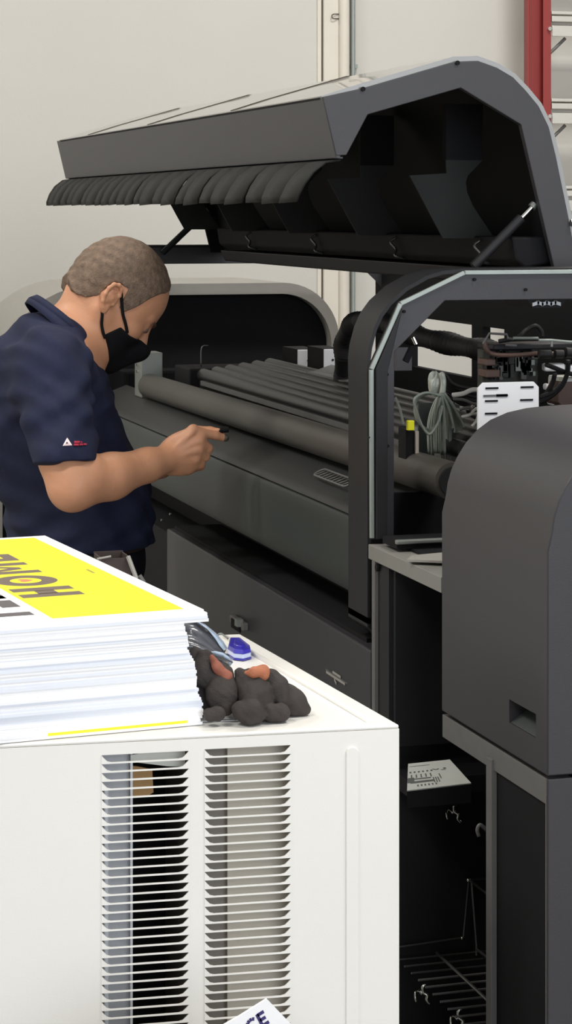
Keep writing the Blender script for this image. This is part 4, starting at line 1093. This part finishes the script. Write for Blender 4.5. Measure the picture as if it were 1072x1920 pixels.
# dark fingertip and the small part held
tip = W(420, 821, yh+.001)
blob('fingertip_smudge', tip+Vector((.002, -.0005, 0)), (.0078, .0074, .0072), 'nail', MAN, .05, 3, 10)
m = MB(); c = W(413, 807, yh+.004); m.tube([c, c+Vector((.016, 0, .002))], [.0055, .0062], 12)
m.tube([c+Vector((.005, -.002, 0)), c+Vector((-.003, -.006, -.001))], .003, 8)
tag(m.build('small_black_part', 'black', smooth='auto', bevel=.001), 'tiny black cylindrical part held at the tip of the index finger', 'small part')

# ------------------------------------------------------------------ gloves on the cabinet
def gp(u, v, h=None, d=0):
    """point over the cabinet top: pixel column/row taken on the vertical plane through the gloves"""
    nrm = py; O = FR+py*(.05+d); a = (u-536)/FPX; b = (v-395)/FPX; D = Vector((S_+a*C_, C_-a*S_, -b))
    t = (O.x*nrm.x+O.y*nrm.y)/(D.x*nrm.x+D.y*nrm.y); q = D*t; return Vector((q.x, q.y, 1.65+q.z))
g_lo = gp(340, 1360)-Vector((.03, .05, .03)); g_hi = gp(590, 1200)+Vector((.05, .17, .05))
def glove(name, label, fingers, cuff, seedv):
    g = SDF(tuple(g_lo), tuple(g_hi), .0018)
    for pts, rs in fingers: g.chain([gp(u, v, d=d) for u, v, d in pts], rs, .0015, .006)
    def cut(a, x, y, z):
        w = .0006*np.sin(x*150+3*np.sin(z*120+seedv))*np.sin(z*130+y*90)+.00045*np.sin(x*520+z*330+4*np.sin(z*90+seedv))*np.sin(z*160+x*60)
        return np.maximum(a+w, 1.001-z)
    g.every(cut)
    rt_ = thing(name, label, 'glove', tuple(gp(*cuff[0][:2])))
    g.obj('shell', 'glove', rt_, 1)
    c_ = SDF(tuple(g_lo), tuple(g_hi), .0018)
    c_.chain([gp(u, v, d=d) for u, v, d in cuff], [q[3] for q in []] or [.0035, .006, .0085, .0055][:len(cuff)], .006, .006)
    def cut2(a, x, y, z): return a+.0006*np.sin(x*260+2*np.sin(z*200))*np.sin(z*240)
    c_.every(cut2); c_.obj('inner_lining', 'glove_r' if seedv < 2 else 'glove_o', rt_, 1)
    return rt_
glove('work_glove', 'crumpled dark work glove with a rust red strip, nearer to the sign stack', [
    ([(392, 1340, -.01), (408, 1338, -.012)], [.0085, .010]),
    ([(418, 1268, .03), (416, 1300, .018), (420, 1318, .015)], [.015, .0195, .017]),
    ([(384, 1235, .05), (386, 1262, .04), (394, 1272, .035)], [.012, .018, .012]),
    ([(374, 1300, .06), (385, 1318, .05)], [.022, .019]),
    ([(366, 1224, .06), (372, 1250, .06)], [.008, .012])],
    [(396, 1231, .03), (408, 1252, .02), (424, 1268, .018)], 1.3)
glove('work_glove', 'crumpled dark work glove with an orange brown lining, at the cabinet front right', [
    ([(450, 1332, -.012), (468, 1334, -.014), (480, 1340, -.012)], [.0115, .0165, .012]),
    ([(508, 1338, -.008), (526, 1336, -.006)], [.011, .0125]),
    ([(466, 1278, .02), (478, 1305, .01), (492, 1320, .006)], [.017, .0215, .0135]),
    ([(508, 1272, .03), (516, 1290, .024), (526, 1310, .018)], [.0125, .0165, .0125]),
    ([(524, 1300, .04), (548, 1318, .03), (566, 1330, .026)], [.018, .018, .0115]),
    ([(450, 1262, .022), (453, 1285, .018), (455, 1305, .018)], [.0075, .0075, .007]),
    ([(470, 1300, .05), (500, 1320, .045)], [.025, .02])],
    [(462, 1262, .012), (476, 1261, .006), (492, 1260, .014), (494, 1268, .012)], 4.1)
q = [at(u, v, Z=1.001) for u, v in ((372, 1352), (468, 1350), (440, 1338), (374, 1336))]
m = MB(); m.prism([(p.x, p.y) for p in q], (0, 0, 1.0002), (1, 0, 0), (0, 1, 0), (0, 0, 1), .0008)
tag(m.build('paper_scrap', 'sheet'), 'white paper scrap under the front of the gloves', 'paper')

# plastic film roll / bag: flared cone lying behind the gloves
A_ = [at(u, v, Z=z) for u, v, z in ((352, 1168, 1.0),)]
def gq(u, v, d): return gp(u, v, d=d)
d0 = .19
L1 = [gq(u, v, d0) for u, v in ((330, 1163), (370, 1163), (395, 1180), (412, 1200), (424, 1216))]
L2 = [gq(u, v, d0-.03) for u, v in ((330, 1180), (362, 1182), (384, 1198), (402, 1215), (418, 1232))]
L3 = [gq(u, v, d0-.06) for u, v in ((330, 1196), (360, 1200), (384, 1211), (404, 1224), (432, 1236))]
L4 = [gq(u, v, d0-.07) for u, v in ((330, 1210), (362, 1214), (388, 1224), (408, 1230), (436, 1242))]
L5 = [gq(u, v, d0-.04) for u, v in ((335, 1225), (365, 1232), (392, 1240), (414, 1246), (430, 1250))]
m = MB(); 
for a_, b_ in ((L1, L2), (L2, L3), (L3, L4), (L4, L5)): m.strip(a_, b_)
bag = thing('plastic_bag', 'folded grey plastic film bag between the sign stack and the blue tool', 'bag', (L3[0].x, L3[0].y, 1.0))
m.build('film', 'bag_out', bag, smooth=True, solid=.001)
m = MB(); E1 = [gq(u, v, d0-.01) for u, v in ((362, 1162), (384, 1171), (404, 1187), (418, 1203), (426, 1216))]; E2 = [gq(u, v, d0-.02) for u, v in ((372, 1167), (390, 1180), (404, 1198), (412, 1211), (420, 1220))]
m.strip(E1, E2); m.build('pale_fold', 'bag_edge', bag, smooth=True, solid=.001)
m = MB(); E1 = [gq(u, v, d0-.068) for u, v in ((392, 1222), (404, 1221), (418, 1224), (430, 1232), (437, 1242))]; E2 = [gq(u, v, d0-.066) for u, v in ((396, 1228), (410, 1230), (418, 1233), (425, 1240), (431, 1249))]
m.strip(E1, E2); m.build('rolled_edge', 'bag_edge', bag, smooth=True, solid=.0012)
m = MB(); c = gq(424, 1241, d0-.05); m.tube([c, c+Vector((-.05, .05, 0))], .011, 16); m.build('rolled_core', 'bag_out', bag, smooth='auto')
# blue tool
bt = thing('blue_cutter', 'small deep blue and white plastic tool at the back of the cabinet top', 'tool', tuple(at(448, 1232, Z=1.0)))
def zq(u, v, z): return at(u, v, Z=z)
lo = [zq(u, v, 1.0) for u, v in ((426, 1230), (438, 1238), (456, 1240), (471, 1236), (470, 1229), (450, 1213), (430, 1213))]
ctr = sum(lo, Vector())/len(lo)
def prz(pts, z0_, z1_, s0, s1, nm, mt, par, bev=.001):
    m = MB(); a_ = [Vector((ctr.x+(p.x-ctr.x)*s0, ctr.y+(p.y-ctr.y)*s0, z0_)) for p in pts]; b_ = [Vector((ctr.x+(p.x-ctr.x)*s1, ctr.y+(p.y-ctr.y)*s1, z1_)) for p in pts]; n_ = len(pts)
    m.add(a_+b_, [tuple(range(n_)), tuple(range(2*n_-1, n_-1, -1))]+[(i, n_+i, n_+(i+1) % n_, (i+1) % n_) for i in range(n_)]); return m.build(nm, mt, par, bevel=bev)
prz(lo, 1.0005, 1.003, 1.0, 1.0, 'foot_plate', 'blue', bt, .0005); prz(lo, 1.003, 1.010, .97, .97, 'lower_body', 'pale_blue', bt); tp = prz(lo, 1.010, 1.0155, 1.0, .88, 'upper_body', 'blue', bt)
prz([p for p in lo], 1.0155, 1.018, .5, .45, 'button', 'blue', tp)
MB().tube(bez([ctr+Vector((-.012, .02, .021)), ctr+Vector((-.02, .03, .027)), ctr+Vector((-.028, .028, .024))], 4), .0015, 8).build('ring', 'zinc', tp)
# small dark carton behind the stack
c1 = at(188, 1046, Y=3.27); c2 = at(243, 1044, Y=3.27)
ct = thing('carton', 'small dark brown open carton behind the sign stack beside the person', 'box', (c1.x+.02, 3.29, 1.0))
m = MB(); m.box(c1.x, c2.x, 3.26, 3.262, 1.0, c1.z); m.box(c1.x, c1.x+.002, 3.262, 3.32, 1.0, c1.z); m.box(c2.x-.002, c2.x, 3.262, 3.32, 1.0, c1.z); m.box(c1.x, c2.x, 3.318, 3.32, 1.0, c1.z+.002)
m.build('walls', 'carton', ct)
p0, p1 = at(240, 1043, Y=3.255), at(256, 1086, Y=3.24)
MB().tube([p0, p1], .0035, 6).build('pale_edge', 'rimgrey', ct)
MB().tube([at(182, 1048, Y=3.258), at(208, 1043, Y=3.258)], .0015, 6).build('rim_edge', 'rimgrey', ct)
MB().tube([at(262, 1079, Y=3.24), at(270, 1092, Y=3.24)], .003, 6).build('flap', 'postgrey', ct)

# ------------------------------------------------------------------ white card reading ...CE at the bottom, in a carton on the floor
Yc2 = 2.42
def K(u, v): p = at(u, v, Y=Yc2); return (p.x, p.z)
ap_ = K(500, 1873); e1 = K(430, 1917); e2 = K(545, 1920)
d1 = Vector((e1[0]-ap_[0], e1[1]-ap_[1])).normalized(); d2_ = Vector((e2[0]-ap_[0], e2[1]-ap_[1])).normalized()
d2_ = Vector((-d1.y, d1.x)) if Vector((-d1.y, d1.x)).dot(d2_) > 0 else Vector((d1.y, -d1.x))
d2b = (Vector((e2[0]-ap_[0], e2[1]-ap_[1])).normalized())
cardp = [Vector(ap_), Vector(ap_)+d1*.035, Vector(ap_)+d1*.075+Vector((0, .002)), Vector(ap_)+d1*.42+d2b*.02, Vector(ap_)+d1*.42+d2b*.55, Vector(ap_)+d2b*.55]
m = MB(); m.xz([tuple(p) for p in cardp], Yc2, Yc2+.003)
def letter(m, segs, o, ux, uy, s):
    for seg in segs:
        a_, b_ = Vector(seg[0]), Vector(seg[1]); d = (b_-a_).normalized(); nn = Vector((-d.y, d.x))*.14
        pl2 = [a_+nn-d*.11*0, b_+nn, b_-nn, a_-nn]
        m.xz([tuple(Vector(o)+ux*p.x*s+uy*p.y*s) for p in pl2], Yc2-.0004, Yc2, 1)
ux = -d1; uy = Vector((-ux.y, ux.x))
if uy.y < 0: uy = -uy
s_ = .0135
oE = Vector(K(492, 1923))
letter(m, [((0, -.11), (0, 1.11)), ((0, 0), (.62, 0)), ((0, .5), (.55, .5)), ((0, 1), (.62, 1))], oE, ux, uy, s_)
oC = oE-ux*s_*1.15
carc = [(.5+.5*math.cos(a), .5+.5*math.sin(a)) for a in [math.radians(50+i*26) for i in range(11)]]
letter(m, [((carc[i][0]-.02, carc[i][1]), carc[i+1]) for i in range(10)], oC, ux, uy, s_)
crd = m.build('lettered_card', ['sheet', 'navy_ink'])
tag(crd, 'white card with navy letters CE tilted at the bottom of the photo', 'card')
mz = min(p.y for p in cardp)
cx = (cardp[3].x+cardp[4].x)/2-.02
cb = thing('cardboard_box', 'open brown cardboard box standing on the floor in front of the white cabinet', 'box', (cx, Yc2, 0))
m = MB(); hw = .33
for (x0, x1, y0, y1) in ((cx-hw, cx+hw, Yc2-.12, Yc2-.116), (cx-hw, cx+hw, Yc2+.05, Yc2+.054), (cx-hw, cx-hw+.004, Yc2-.12, Yc2+.054), (cx+hw-.004, cx+hw, Yc2-.12, Yc2+.054)): m.box(x0, x1, y0, y1, 0, max(.12, mz+.25))
m.box(cx-hw, cx+hw, Yc2-.12, Yc2+.054, 0, max(.006, mz))
m.build('walls', 'card', cb)

# ------------------------------------------------------------------ light
def area(name, loc, rot, sx, sy, power, col):
    d = bpy.data.lights.new(name, 'AREA'); d.shape = 'RECTANGLE'; d.size = sx; d.size_y = sy; d.energy = power; d.color = col
    o = bpy.data.objects.new(name, d); C.objects.link(o); o.location = loc; o.rotation_euler = rot; return o
fixm = mat('lamp_diffuser', (255, 250, 240), .5, noise=0, emis=6)
M['lamp'] = fixm
for k, (x, y) in enumerate(((-1.8, 1.5), (-1.8, 5.2), (2.6, 1.5), (2.6, 5.2))):
    t = thing('ceiling_light', 'long ceiling light fixture', 'light', (x, y, 4.9), 'ceiling light fixtures')
    MB().box(x-.65, x+.65, y-.2, y+.2, 4.86, 4.99).build('housing', 'white', t)
    area('ceiling_lamp', (x, y, 4.84), (0, 0, 0), 1.3, .4, 100, (1, .96, .9))
# daylight through the open loading door behind the camera, and a window band on the left
area('door_daylight', (2.2, -4.2, 2.3), (PI/2, 0, 0), 5.5, 3.6, 275, (.9, .945, 1))
area('side_daylight', (-3.9, 3.8, 2.8), (PI/2, 0, -PI/2), 5, 2.4, 26, (1, .97, .92))
w = bpy.data.worlds.new('world'); sc.world = w; w.use_nodes = True
w.node_tree.nodes['Background'].inputs['Color'].default_value = (.8, .86, 1, 1); w.node_tree.nodes['Background'].inputs['Strength'].default_value = .25
sc.view_settings.view_transform = 'Standard'; sc.view_settings.look = 'None'; sc.view_settings.exposure = 0; sc.view_settings.gamma = 1
sc.view_settings.use_curve_mapping = False
